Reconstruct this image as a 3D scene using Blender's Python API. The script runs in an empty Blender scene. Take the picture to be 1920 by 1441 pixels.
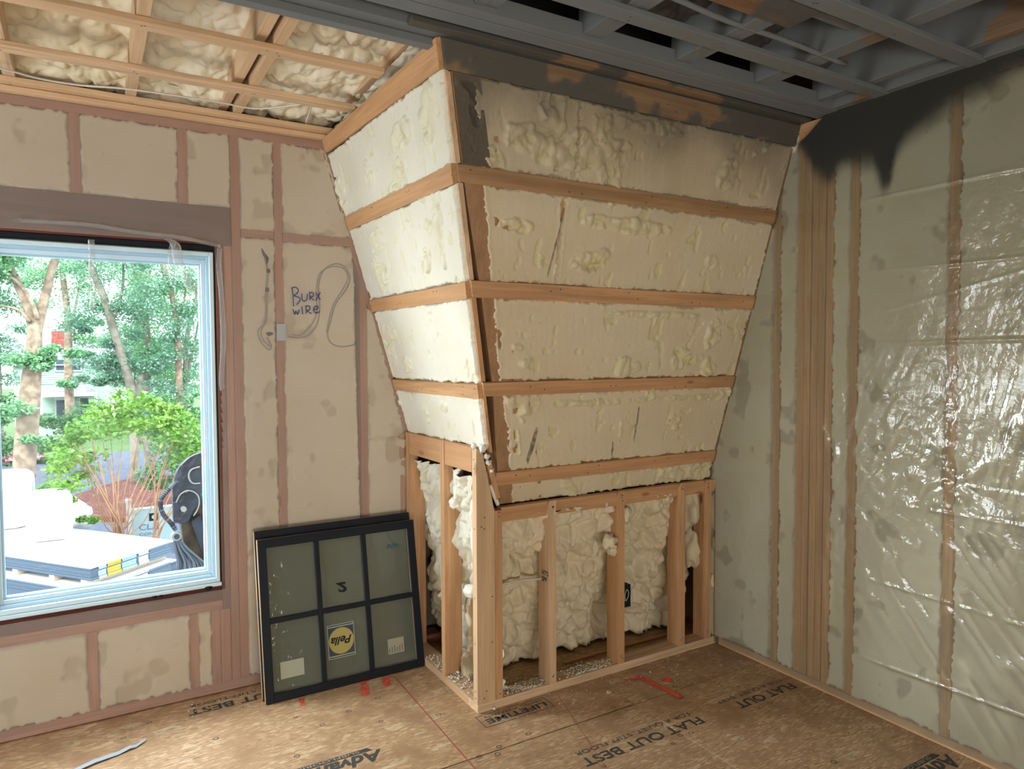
import bpy, math, random
import numpy as np
from mathutils import Matrix, Vector

# ------------------------------------------------------------------ camera, world, lights, exposure
SC = bpy.context.scene
COL = SC.collection
YAW, PIT, ROL, FPX, EYE = math.radians(59.11237), math.radians(2.40115), math.radians(-0.27691), 1323.97, 1.546
_f = np.array([math.cos(YAW), math.sin(YAW), 0.0]); _r = np.array([math.sin(YAW), -math.cos(YAW), 0.0]); _u = np.array([0, 0, 1.0])
_f2 = _f * math.cos(PIT) - _u * math.sin(PIT); _u2 = _u * math.cos(PIT) + _f * math.sin(PIT)
_r3 = _r * math.cos(ROL) + _u2 * math.sin(ROL); _u3 = _u2 * math.cos(ROL) - _r * math.sin(ROL)
cam = bpy.data.cameras.new('camera'); camo = bpy.data.objects.new('camera', cam); COL.objects.link(camo)
cam.sensor_fit = 'HORIZONTAL'; cam.sensor_width = 36; cam.lens = FPX / 1920 * 36; cam.clip_start = 0.02; cam.clip_end = 300
camo.matrix_world = Matrix(((_r3[0], _u3[0], -_f2[0], 0), (_r3[1], _u3[1], -_f2[1], 0), (_r3[2], _u3[2], -_f2[2], EYE), (0, 0, 0, 1)))
SC.camera = camo

W = bpy.data.worlds.new('World'); SC.world = W; W.use_nodes = True
bg = W.node_tree.nodes['Background']; bg.inputs[0].default_value = (0.86, 0.94, 1.0, 1); bg.inputs[1].default_value = 2.5

def light(name, kind, loc, aim, energy, color, size=(1, 1), angle=0.1):
    l = bpy.data.lights.new(name, kind); l.energy = energy; l.color = color
    if kind == 'AREA':
        l.shape = 'RECTANGLE'; l.size, l.size_y = size
    if kind == 'SUN':
        l.angle = angle
    o = bpy.data.objects.new(name, l); COL.objects.link(o); o.location = loc
    o.rotation_euler = (Vector(aim) - Vector(loc)).to_track_quat('-Z', 'Y').to_euler()
    return o
light('sun_light', 'SUN', (-6, -8, 12), (0, 6, 0), 2.2, (1.0, 0.96, 0.9), angle=math.radians(20))
light('left_side_fill', 'AREA', (-1.78, 2.55, 1.20), (1.5, 2.62, 1.50), 9, (0.95, 0.975, 1.0), (1.1, 1.3))  # added side fill lamp in the opening of the unseen left wall
light('dormer_sky_fill', 'AREA', (-0.3, 4.5, 2.75), (0.5, 2.2, 0.3), 62, (0.92, 0.96, 1.0), (1.6, 1.0))  # added lamp above the window, out of view, boosting the sky light
light('outdoor_side_fill', 'AREA', (-1.25, 4.35, 1.75), (2.7, 1.2, .5), 84, (0.94, 0.98, 1.0), (1.2, 1.6))  # added lamp outside beside the window, out of view, brightening the right wall
light('rear_low_fill', 'AREA', (-0.2, -2.6, 0.50), (1.3, 2.4, 0.9), 46, (1.0, 0.95, 0.87), (2.4, 0.8))  # added low fill lamp inside the room; the rear wall has no window
SC.view_settings.view_transform = 'Standard'; SC.view_settings.look = 'None'
SC.view_settings.exposure = 1.0; SC.view_settings.gamma = 1.0; SC.view_settings.use_curve_mapping = False
SC.cycles.max_bounces = 8; SC.cycles.transparent_max_bounces = 24; SC.cycles.caustics_reflective = False; SC.cycles.caustics_refractive = False

# ------------------------------------------------------------------ noise (numpy)
def _hash(ix, iy, s):
    n = (ix.astype(np.int64) * 374761393 + iy.astype(np.int64) * 668265263 + int(s) * 1274126177) & 0xffffffff
    n = ((n ^ (n >> 13)) * 1274126177) & 0xffffffff
    return ((n ^ (n >> 16)) & 0xffff) / 65535.0
def vn(x, y, s=0):
    ix, iy = np.floor(x), np.floor(y); fx, fy = x - ix, y - iy
    fx = fx * fx * (3 - 2 * fx); fy = fy * fy * (3 - 2 * fy)
    a, b, c, d = _hash(ix, iy, s), _hash(ix + 1, iy, s), _hash(ix, iy + 1, s), _hash(ix + 1, iy + 1, s)
    return (a * (1 - fx) + b * fx) * (1 - fy) + (c * (1 - fx) + d * fx) * fy
def fbm(x, y, s=0, o=3):
    t = 0; a = 1; n = 0
    for i in range(o):
        t = t + a * vn(x * 2 ** i + 13.7 * i, y * 2 ** i + 7.1 * i, s + i); n += a; a *= 0.5
    return t / n
def worley(x, y, s=0):
    ix, iy = np.floor(x), np.floor(y); f1 = np.full(x.shape, 9.0); f2 = f1.copy()
    for dx in (-1, 0, 1):
        for dy in (-1, 0, 1):
            cx, cy = ix + dx, iy + dy
            d = np.hypot(cx + _hash(cx, cy, s) - x, cy + _hash(cx, cy, s + 77) - y)
            f2 = np.minimum(f2, np.maximum(f1, d)); f1 = np.minimum(f1, d)
    return f1, f2
def sst(a, b, x):
    t = np.clip((x - a) / (b - a), 0, 1); return t * t * (3 - 2 * t)

# ------------------------------------------------------------------ materials
def nodes(name):
    m = bpy.data.materials.new(name); m.use_nodes = True; nt = m.node_tree; nt.nodes.clear()
    out = nt.nodes.new('ShaderNodeOutputMaterial'); return m, nt, out
def N(nt, t, **k):
    n = nt.nodes.new(t)
    for a, v in k.items():
        if a == 'ins':
            for q, w in v.items(): n.inputs[q].default_value = w
        else: setattr(n, a, v)
    return n
def L(nt, a, b): nt.links.new(a, b)
def rgba(c): return (c[0], c[1], c[2], 1)
def mixc(nt, fac, a, b):
    n = N(nt, 'ShaderNodeMix', data_type='RGBA')
    if isinstance(fac, float): n.inputs[0].default_value = fac
    else: L(nt, fac, n.inputs[0])
    for i, v in ((6, a), (7, b)):
        if isinstance(v, tuple): n.inputs[i].default_value = rgba(v)
        else: L(nt, v, n.inputs[i])
    return n.outputs[2]
def ramp(nt, src, lo, hi):
    n = N(nt, 'ShaderNodeMapRange', interpolation_type='SMOOTHSTEP'); L(nt, src, n.inputs[0]); n.inputs[1].default_value = lo; n.inputs[2].default_value = hi
    return n.outputs[0]
def noise(nt, vec, scale, detail=3, rough=0.5):
    n = N(nt, 'ShaderNodeTexNoise'); n.inputs['Scale'].default_value = scale; n.inputs['Detail'].default_value = detail; n.inputs['Roughness'].default_value = rough
    L(nt, vec, n.inputs['Vector']); return n.outputs[0]
def coords(nt, scale=(1, 1, 1), rnd=False):
    tc = N(nt, 'ShaderNodeTexCoord'); v = tc.outputs['Object']
    if rnd:
        oi = N(nt, 'ShaderNodeObjectInfo'); a = N(nt, 'ShaderNodeVectorMath', operation='MULTIPLY_ADD')
        c = N(nt, 'ShaderNodeCombineXYZ'); 
        for i in range(3): L(nt, oi.outputs['Random'], c.inputs[i])
        L(nt, c.outputs[0], a.inputs[0]); a.inputs[1].default_value = (37, 19, 23); L(nt, v, a.inputs[2]); v = a.outputs[0]
    mp = N(nt, 'ShaderNodeMapping'); mp.inputs['Scale'].default_value = scale; L(nt, v, mp.inputs[0]); return mp.outputs[0]
def bump(nt, h, st, dist=0.01):
    b = N(nt, 'ShaderNodeBump'); b.inputs['Strength'].default_value = st; b.inputs['Distance'].default_value = dist; L(nt, h, b.inputs['Height']); return b.outputs[0]
def plain(name, c, rough=0.6, metal=0.0, emit=None, spec=0.5, var=0.0, vs=6):
    m, nt, out = nodes(name); p = N(nt, 'ShaderNodeBsdfPrincipled'); L(nt, p.outputs[0], out.inputs[0])
    p.inputs['Base Color'].default_value = rgba(c); p.inputs['Roughness'].default_value = rough; p.inputs['Metallic'].default_value = metal
    p.inputs['Specular IOR Level'].default_value = spec
    if var:
        v = coords(nt); f = noise(nt, v, vs, 4); d = tuple(x * (1 - var) for x in c); e = tuple(min(1, x * (1 + var)) for x in c)
        L(nt, mixc(nt, ramp(nt, f, .3, .7), d, e), p.inputs['Base Color'])
    return m
def wood(name, c, axis, darken=0.0, darkc=(0.07, 0.078, 0.085), dark=0.62, warm=0.0):
    m, nt, out = nodes(name); p = N(nt, 'ShaderNodeBsdfPrincipled'); L(nt, p.outputs[0], out.inputs[0])
    s = [14.0, 14.0, 14.0]; s[axis] = 0.8
    v = coords(nt, tuple(s), True)
    g = noise(nt, v, 2.2, 4, .6); s2 = [90.0] * 3; s2[axis] = 3.0; v2 = coords(nt, tuple(s2), True); g2 = noise(nt, v2, 1.5, 2)
    lo = tuple(x * dark for x in c); col = mixc(nt, ramp(nt, g, .35, .7), c, lo)
    col = mixc(nt, ramp(nt, g2, .45, .8), col, tuple(x * .72 for x in c))
    # knots
    s3 = [7.0] * 3; s3[axis] = 2.6; v3 = coords(nt, tuple(s3), True)
    k = N(nt, 'ShaderNodeTexVoronoi'); k.inputs['Scale'].default_value = 1.0; L(nt, v3, k.inputs['Vector'])
    col = mixc(nt, ramp(nt, k.outputs['Distance'], .10, .05), col, (c[0] * .35, c[1] * .25, c[2] * .2))
    oi = N(nt, 'ShaderNodeObjectInfo'); col = mixc(nt, ramp(nt, oi.outputs['Random'], 0, 1.6), col, (c[0] * .8, c[1] * .74, c[2] * .66))
    if darken > 0:  # patchy dark tone mixed over the wood colour
        v4 = coords(nt, (1, 1, 1)); n4 = noise(nt, v4, 3.2, 4)
        col = mixc(nt, ramp(nt, n4, .36 + (1 - darken) * .3, .30 + (1 - darken) * .3), darkc, col) if darken < 1 else darkc
    if isinstance(col, tuple): p.inputs['Base Color'].default_value = rgba(col)
    else: L(nt, col, p.inputs['Base Color'])
    p.inputs['Roughness'].default_value = .62; p.inputs['Specular IOR Level'].default_value = .25
    L(nt, bump(nt, g2, .25, .002), p.inputs['Normal']); return m
WC = (0.68, 0.40, 0.215)
WOOD = [wood('pine_x', WC, 0), wood('pine_y', WC, 1), wood('pine_z', WC, 2)]
WPALE = [wood('pine_pale_x', (0.77, .55, .36), 0), wood('pine_pale_y', (0.77, .55, .36), 1), wood('pine_pale_z', (0.77, .55, .36), 2)]
WDK = [wood('pine_dark_x', (0.30, .20, .12), 0, .55, (.10, .095, .085)), None, wood('pine_brown_z', (0.42, .27, .16), 2)]  # first entry: brown pine with a patchy dark tone
WGREY = [wood('dark_timber_x', (0.26, .18, .115), 0, .92, (.185, .205, .22)), wood('dark_timber_y', (0.26, .18, .115), 1, .92, (.175, .195, .21)), wood('dark_timber_z', (.2, .15, .1), 2, .86)]  # dark grey timber with brown patches
WBACK = [wood('film_side_pine_x', (0.60, .275, .175), 0), wood('film_side_pine_y', (0.60, .275, .175), 1), wood('film_side_pine_z', (0.60, .265, .165), 2)]
WRT = [wood('film_side_right_x', (.72, .44, .23), 0), wood('film_side_right_y', (.76, .50, .30), 1), wood('film_side_right_z', (.74, .45, .22), 2)]
RED = [wood('header_red_x', (0.16, .045, .038), 0), wood('header_red_y', (0.2, .09, .06), 1), wood('header_red_z', (0.24, .11, .075), 2)]
def foam_mat(name, c, g, darken=None, bs=.35):
    m, nt, out = nodes(name); p = N(nt, 'ShaderNodeBsdfPrincipled'); L(nt, p.outputs[0], out.inputs[0])
    v = coords(nt); at = N(nt, 'ShaderNodeAttribute', attribute_name='gouge')
    n1 = noise(nt, v, 3.0, 4); n2 = noise(nt, v, 45, 3)
    col = mixc(nt, ramp(nt, n1, .3, .75), c, tuple(a * b for a, b in zip(c, (.93, .90, .82))))
    col = mixc(nt, at.outputs['Fac'], col, g)
    col = mixc(nt, ramp(nt, n2, .68, .76), col, tuple(x * .8 for x in c))
    if darken:  # height ramp that paints light falloff into the foam colour
        sx = N(nt, 'ShaderNodeSeparateXYZ'); L(nt, v, sx.inputs[0])
        a = N(nt, 'ShaderNodeMath', operation='MULTIPLY_ADD'); L(nt, noise(nt, v, 4, 3), a.inputs[0]); a.inputs[1].default_value = .35; L(nt, sx.outputs[2], a.inputs[2])
        col = mixc(nt, ramp(nt, a.outputs[0], darken[0], darken[1]), col, darken[2])
    L(nt, col, p.inputs['Base Color']); p.inputs['Roughness'].default_value = .55; p.inputs['Specular IOR Level'].default_value = .3
    L(nt, bump(nt, n2, bs, .003), p.inputs['Normal']); return m
F_WALL = foam_mat('wall_foam', (.88, .81, .67), (.62, .54, .38))
F_RIGHT = foam_mat('right_wall_foam', (.90, .87, .69), (.52, .50, .36))
F_CHEEK = foam_mat('cheek_foam', (.79, .79, .70), (.74, .72, .50))
F_SLOPE = foam_mat('slope_foam', (.72, .64, .48), (.66, .60, .36), (2.22, 2.88, (.16, .14, .105)))  # darker towards the ceiling: fading light painted into the foam
F_RAW = foam_mat('raw_foam', (.74, .66, .49), (.62, .53, .33))
F_CEIL = foam_mat('ceiling_foam', (.86, .81, .66), (.70, .62, .42))
F_CEIL2 = foam_mat('ceiling_foam_tan', (.78, .70, .52), (.52, .42, .26))
F_OVER = foam_mat('dark_overspray', (.115, .10, .08), (.07, .06, .05), bs=1.0)  # dark grey-brown rough overspray
F_DARK = foam_mat('dark_foam', (.085, .083, .078), (.04, .04, .04))  # cavity shade between the joists put into the foam colour
BLACK = plain('black_paint', (.006, .009, .016), .5, spec=.22); INK = plain('black_ink', (.05, .05, .045), .8); BLUEINK = plain('blue_marker', (.02, .04, .22), .6)
DARK = plain('dark_void', (.02, .02, .02), .9); SHEATH = plain('sheathing', (.35, .26, .18), .8, var=.2)
VINYL = plain('window_frame_grey', (.42, .60, .74), .35); VINYL2 = plain('window_frame_pale', (.64, .84, .95), .35)  # blue of the reflected sky tinted into the white frame
WHITEWIRE = plain('white_cable', (.62, .60, .54), .5); GREYWIRE = plain('grey_cable', (.42, .38, .32), .5)
REDP = plain('red_spray', (.72, .10, .07), .8, var=.25, vs=60); CHALK = plain('red_chalk', (.40, .10, .07), .9)
SEAM = plain('seam_dark', (.12, .07, .045), .9); SILVER = plain('silver_tape', (.38, .40, .42), .4); STRIP = plain('blue_grey_plastic', (.42, .50, .60), .35)
NAIL = plain('nail_head', (.05, .04, .035), .5)

def film_mat(name, haze, hazec, gl, rough, tint, darken=False):
    m, nt, out = nodes(name)
    tr = N(nt, 'ShaderNodeBsdfTransparent'); tr.inputs[0].default_value = rgba(tint)
    df = N(nt, 'ShaderNodeBsdfDiffuse'); df.inputs[0].default_value = rgba(hazec)
    v = coords(nt); n1 = noise(nt, v, 26, 4); bp = bump(nt, n1, .35, .01)
    gs = N(nt, 'ShaderNodeBsdfGlossy'); gs.inputs['Roughness'].default_value = rough; L(nt, bp, gs.inputs['Normal'])
    fr = N(nt, 'ShaderNodeFresnel'); fr.inputs[0].default_value = 1.5
    mu = N(nt, 'ShaderNodeMath', operation='MULTIPLY', use_clamp=True); L(nt, fr.outputs[0], mu.inputs[0]); mu.inputs[1].default_value = gl
    m1 = N(nt, 'ShaderNodeMixShader'); m1.inputs[0].default_value = haze; L(nt, tr.outputs[0], m1.inputs[1]); L(nt, df.outputs[0], m1.inputs[2])
    m2 = N(nt, 'ShaderNodeMixShader'); L(nt, mu.outputs[0], m2.inputs[0]); L(nt, m1.outputs[0], m2.inputs[1]); L(nt, gs.outputs[0], m2.inputs[2])
    res = m2.outputs[0]
    if darken:  # dark opaque tone over part of the film
        at = N(nt, 'ShaderNodeAttribute', attribute_name='darken'); d2 = N(nt, 'ShaderNodeBsdfDiffuse'); d2.inputs[0].default_value = (.045, .048, .047, 1)
        m3 = N(nt, 'ShaderNodeMixShader'); L(nt, at.outputs['Fac'], m3.inputs[0]); L(nt, res, m3.inputs[1]); L(nt, d2.outputs[0], m3.inputs[2]); res = m3.outputs[0]
    L(nt, res, out.inputs[0]); return m
FILM_R = film_mat('poly_film_right', .10, (.90, .88, .70), 2.5, .065, (.985, .98, .94), True)
FILM_L = film_mat('poly_film_left', .17, (.90, .85, .79), .8, .38, (.985, .96, .935))
TAPE = film_mat('clear_tape', .14, (.8, .82, .85), .5, .2, (.95, .95, .95))
GLASS = film_mat('pane_glass', 0.005, (.5, .55, .55), .15, .02, (.97, .99, .98))
SASHGLASS = film_mat('sash_glass', .40, (.27, .32, .27), 1.8, .05, (.42, .47, .43))

def osb_mat(name, tint=1.0):
    m, nt, out = nodes(name); p = N(nt, 'ShaderNodeBsdfPrincipled'); L(nt, p.outputs[0], out.inputs[0])
    tc = N(nt, 'ShaderNodeTexCoord')
    def strands(rot, sc, seed):
        mp = N(nt, 'ShaderNodeMapping'); mp.inputs['Scale'].default_value = sc; mp.inputs['Rotation'].default_value = (0, 0, rot); mp.inputs['Location'].default_value = (seed, seed * 2, 0)
        L(nt, tc.outputs['Object'], mp.inputs[0])
        vo = N(nt, 'ShaderNodeTexVoronoi'); vo.inputs['Scale'].default_value = 1; L(nt, mp.outputs[0], vo.inputs['Vector'])
        s = N(nt, 'ShaderNodeSeparateColor'); L(nt, vo.outputs['Color'], s.inputs[0]); return s.outputs[0], s.outputs[1]
    a, a2 = strands(.10, (42, 260, 1), 3); b, b2 = strands(-.30, (40, 210, 1), 9); c, c2 = strands(.45, (13, 30, 1), 5)
    base = mixc(nt, a, (.40 * tint, .25 * tint, .135 * tint), (.51 * tint, .345 * tint, .20 * tint))
    base = mixc(nt, ramp(nt, b, .78, .84), base, (.66 * tint, .48 * tint, .30 * tint))
    base = mixc(nt, ramp(nt, c, .91, .925), base, (.62 * tint, .48 * tint, .31 * tint))
    base = mixc(nt, ramp(nt, b2, .86, .92), base, (.31 * tint, .185 * tint, .10 * tint))
    g = noise(nt, coords(nt, (10, 130, 1)), 2, 4); gl = noise(nt, coords(nt, (1, 1, 1)), 5, 5, .6); base = mixc(nt, ramp(nt, gl, .42, .72), base, (.31 * tint, .185 * tint, .10 * tint)); base = mixc(nt, ramp(nt, g, .4, .75), base, (.34 * tint, .205 * tint, .11 * tint))
    mix = mixc(nt, .35, (0., 0., 0.), base)
    L(nt, base, p.inputs['Base Color']); p.inputs['Roughness'].default_value = .55; p.inputs['Specular IOR Level'].default_value = .35
    L(nt, bump(nt, g, .25, .003), p.inputs['Normal']); return m
OSB = osb_mat('subfloor_strand_board'); OSB2 = osb_mat('subfloor_strand_board_b', 1.12)

# ------------------------------------------------------------------ object helpers
WLOC = {}
def link(o, parent=None):
    COL.objects.link(o)
    if parent is not None: o.parent = parent
def mesh(name, verts, faces, mat, parent=None, smooth=False, attr=None, label=None):
    loc = WLOC.get(parent, np.zeros(3)) if parent is not None else np.zeros(3)
    verts = np.asarray(verts, float) - loc
    me = bpy.data.meshes.new(name)
    if isinstance(faces, np.ndarray):
        k = faces.shape[1]; me.vertices.add(len(verts)); me.vertices.foreach_set('co', verts.ravel())
        me.loops.add(faces.size); me.loops.foreach_set('vertex_index', faces.ravel().astype(np.int32))
        me.polygons.add(len(faces)); me.polygons.foreach_set('loop_start', np.arange(0, faces.size, k, dtype=np.int32))
        me.update(calc_edges=True)
    else:
        me.from_pydata([tuple(v) for v in verts], [], faces); me.update()
    if smooth: me.polygons.foreach_set('use_smooth', [True] * len(me.polygons))
    for an, av in (attr or {}).items():
        a = me.attributes.new(an, 'FLOAT', 'POINT'); a.data.foreach_set('value', np.asarray(av, np.float32).ravel())
    me.materials.append(mat)
    o = bpy.data.objects.new(name, me); link(o, parent); WLOC[o] = loc
    if label: o['label'] = label
    return o
def thing(name, label, cat, loc, group=None):
    o = bpy.data.objects.new(name, None); link(o); o.location = loc; o.empty_display_size = .1; WLOC[o] = np.array(loc, float)
    o['label'] = label; o['category'] = cat
    if group: o['group'] = group
    return o
def tag(o, label, cat, group=None, kind=None):
    if label: o['label'] = label
    if cat: o['category'] = cat
    if group: o['group'] = group
    if kind: o['kind'] = kind
    return o
_CF = None
def box_vf(o, a, b, c, ch=.0015):
    """chamfered box: corner o, edge vectors a, b, c"""
    o, a, b, c = (np.asarray(q, float) for q in (o, a, b, c))
    la, lb, lc = (np.linalg.norm(q) for q in (a, b, c)); ch = min(ch, la * .3, lb * .3, lc * .3)
    A, B, C = a / la, b / lb, c / lc; V = []; idx = {}
    for i in (0, 1):
        for j in (0, 1):
            for k in (0, 1):
                P = o + a * i + b * j + c * k; sa, sb, sc_ = (1 - 2 * i) * ch * A, (1 - 2 * j) * ch * B, (1 - 2 * k) * ch * C
                for t, d in enumerate((sb + sc_, sa + sc_, sa + sb)):
                    idx[(i, j, k, t)] = len(V); V.append(P + d)
    F = []
    for t, rng in ((0, 0), (1, 1), (2, 2)):
        for s in (0, 1):
            q = [(s, 0, 0), (s, 1, 0), (s, 1, 1), (s, 0, 1)] if t == 0 else [(0, s, 0), (0, s, 1), (1, s, 1), (1, s, 0)] if t == 1 else [(0, 0, s), (1, 0, s), (1, 1, s), (0, 1, s)]
            f = [idx[x + (t,)] for x in q]; F.append(f if s else f[::-1])
    for t1, t2, free in ((0, 1, 2), (0, 2, 1), (1, 2, 0)):
        for s1 in (0, 1):
            for s2 in (0, 1):
                p = [0, 0, 0]; p[t1] = s1; p[t2] = s2; q = list(p); q[free] = 1; p, q = tuple(p), tuple(q)
                F.append([idx[p + (t1,)], idx[q + (t1,)], idx[q + (t2,)], idx[p + (t2,)]])
    for i in (0, 1):
        for j in (0, 1):
            for k in (0, 1): F.append([idx[(i, j, k, t)] for t in range(3)])
    return V, F
def fix(o):
    import bmesh
    bm = bmesh.new(); bm.from_mesh(o.data); bmesh.ops.recalc_face_normals(bm, faces=bm.faces[:]); bm.to_mesh(o.data); bm.free(); return o
def obox(name, o, a, b, c, mat, parent=None, ch=.0015, label=None):
    L3 = [np.linalg.norm(q) for q in (a, b, c)]
    if isinstance(mat, list):
        e = np.abs(np.array((a, b, c)[int(np.argmax(L3))], float)); mat = mat[int(np.argmax(e))]
    V, F = box_vf(o, a, b, c, ch); return fix(mesh(name, V, F, mat, parent, label=label))
def box(name, lo, hi, mat, parent=None, ch=.0015, label=None):
    lo, hi = np.array(lo, float), np.array(hi, float); d = hi - lo
    return obox(name, lo, (d[0], 0, 0), (0, d[1], 0), (0, 0, d[2]), mat, parent, ch, label)
def prism(name, pts, depth, mat, parent=None, label=None):
    """polygon (3D points, planar) extruded by the vector depth"""
    n = len(pts); P = [np.array(p, float) for p in pts]; V = P + [p + np.array(depth) for p in P]
    F = [list(range(n)), [n + i for i in range(n)][::-1]] + [[i, (i + 1) % n, n + (i + 1) % n, n + i] for i in range(n)]
    return fix(mesh(name, V, F, mat, parent, label=label))
def multibox(name, boxes, mat, parent=None, ch=.0015, label=None):
    V, F = [], []
    for lo, hi in boxes:
        lo, hi = np.array(lo, float), np.array(hi, float); d = hi - lo
        v, f = box_vf(lo, (d[0], 0, 0), (0, d[1], 0), (0, 0, d[2]), ch); F += [[i + len(V) for i in q] for q in f]; V += v
    return fix(mesh(name, V, F, mat, parent, label=label))
def catmull(P, n=6):
    P = [np.array(p, float) for p in P]; Q = [2 * P[0] - P[1]] + P + [2 * P[-1] - P[-2]]; out = []
    for i in range(1, len(Q) - 2):
        for k in range(n):
            t = k / n; a, b, c, d = Q[i - 1:i + 3]
            out.append(.5 * (2 * b + (c - a) * t + (2 * a - 5 * b + 4 * c - d) * t * t + (3 * b - a - 3 * c + d) * t ** 3))
    return out + [P[-1]]
def tube_vf(P, R, sides=8):
    P = np.array(P, float); n = len(P); R = np.broadcast_to(np.asarray(R, float), (n,)) if np.ndim(R) == 0 or len(R) == n else np.interp(np.linspace(0, 1, n), np.linspace(0, 1, len(R)), R)
    T = np.gradient(P, axis=0); T /= np.linalg.norm(T, axis=1)[:, None] + 1e-12
    ref = np.array([.3, .2, .93]); V = []
    for i in range(n):
        a = np.cross(T[i], ref); a /= np.linalg.norm(a) + 1e-9; b = np.cross(T[i], a)
        for k in range(sides):
            t = 2 * math.pi * k / sides; V.append(P[i] + R[i] * (math.cos(t) * a + math.sin(t) * b))
    F = [[i * sides + k, i * sides + (k + 1) % sides, (i + 1) * sides + (k + 1) % sides, (i + 1) * sides + k] for i in range(n - 1) for k in range(sides)]
    F += [list(range(sides))[::-1], [(n - 1) * sides + k for k in range(sides)]]
    return V, F
def tube(name, P, R, mat, parent=None, sides=8, sm=6, label=None):
    if sm: P = catmull(P, sm)
    V, F = tube_vf(P, R, sides); return mesh(name, V, F, mat, parent, smooth=True, label=label)
def gridfaces(nu, nv):
    i = np.arange(nu * nv).reshape(nv, nu); return np.stack([i[:-1, :-1], i[:-1, 1:], i[1:, 1:], i[1:, :-1]], -1).reshape(-1, 4)
def text(name, body, size, origin, right, up, mat, parent, shear=0, bold=0, sx=1.0, width=None):
    cu = bpy.data.curves.new(name, 'FONT'); cu.body = body; cu.size = size; cu.shear = shear; cu.offset = bold; cu.extrude = 0
    o = bpy.data.objects.new(name, cu); COL.objects.link(o); bpy.context.view_layer.update()
    me = bpy.data.meshes.new_from_object(o.evaluated_get(bpy.context.evaluated_depsgraph_get())); bpy.data.objects.remove(o)
    co = np.empty(len(me.vertices) * 3); me.vertices.foreach_get('co', co); co = co.reshape(-1, 3)
    if width: sx = width / (co[:, 0].max() - co[:, 0].min()); co[:, 0] -= co[:, 0].min()
    F = [list(p.vertices) for p in me.polygons]; R_, U_ = np.array(right, float), np.array(up, float)
    V = np.array(origin) + co[:, :1] * sx * R_ + co[:, 1:2] * U_
    return mesh(name, V, F, mat, parent)

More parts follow.
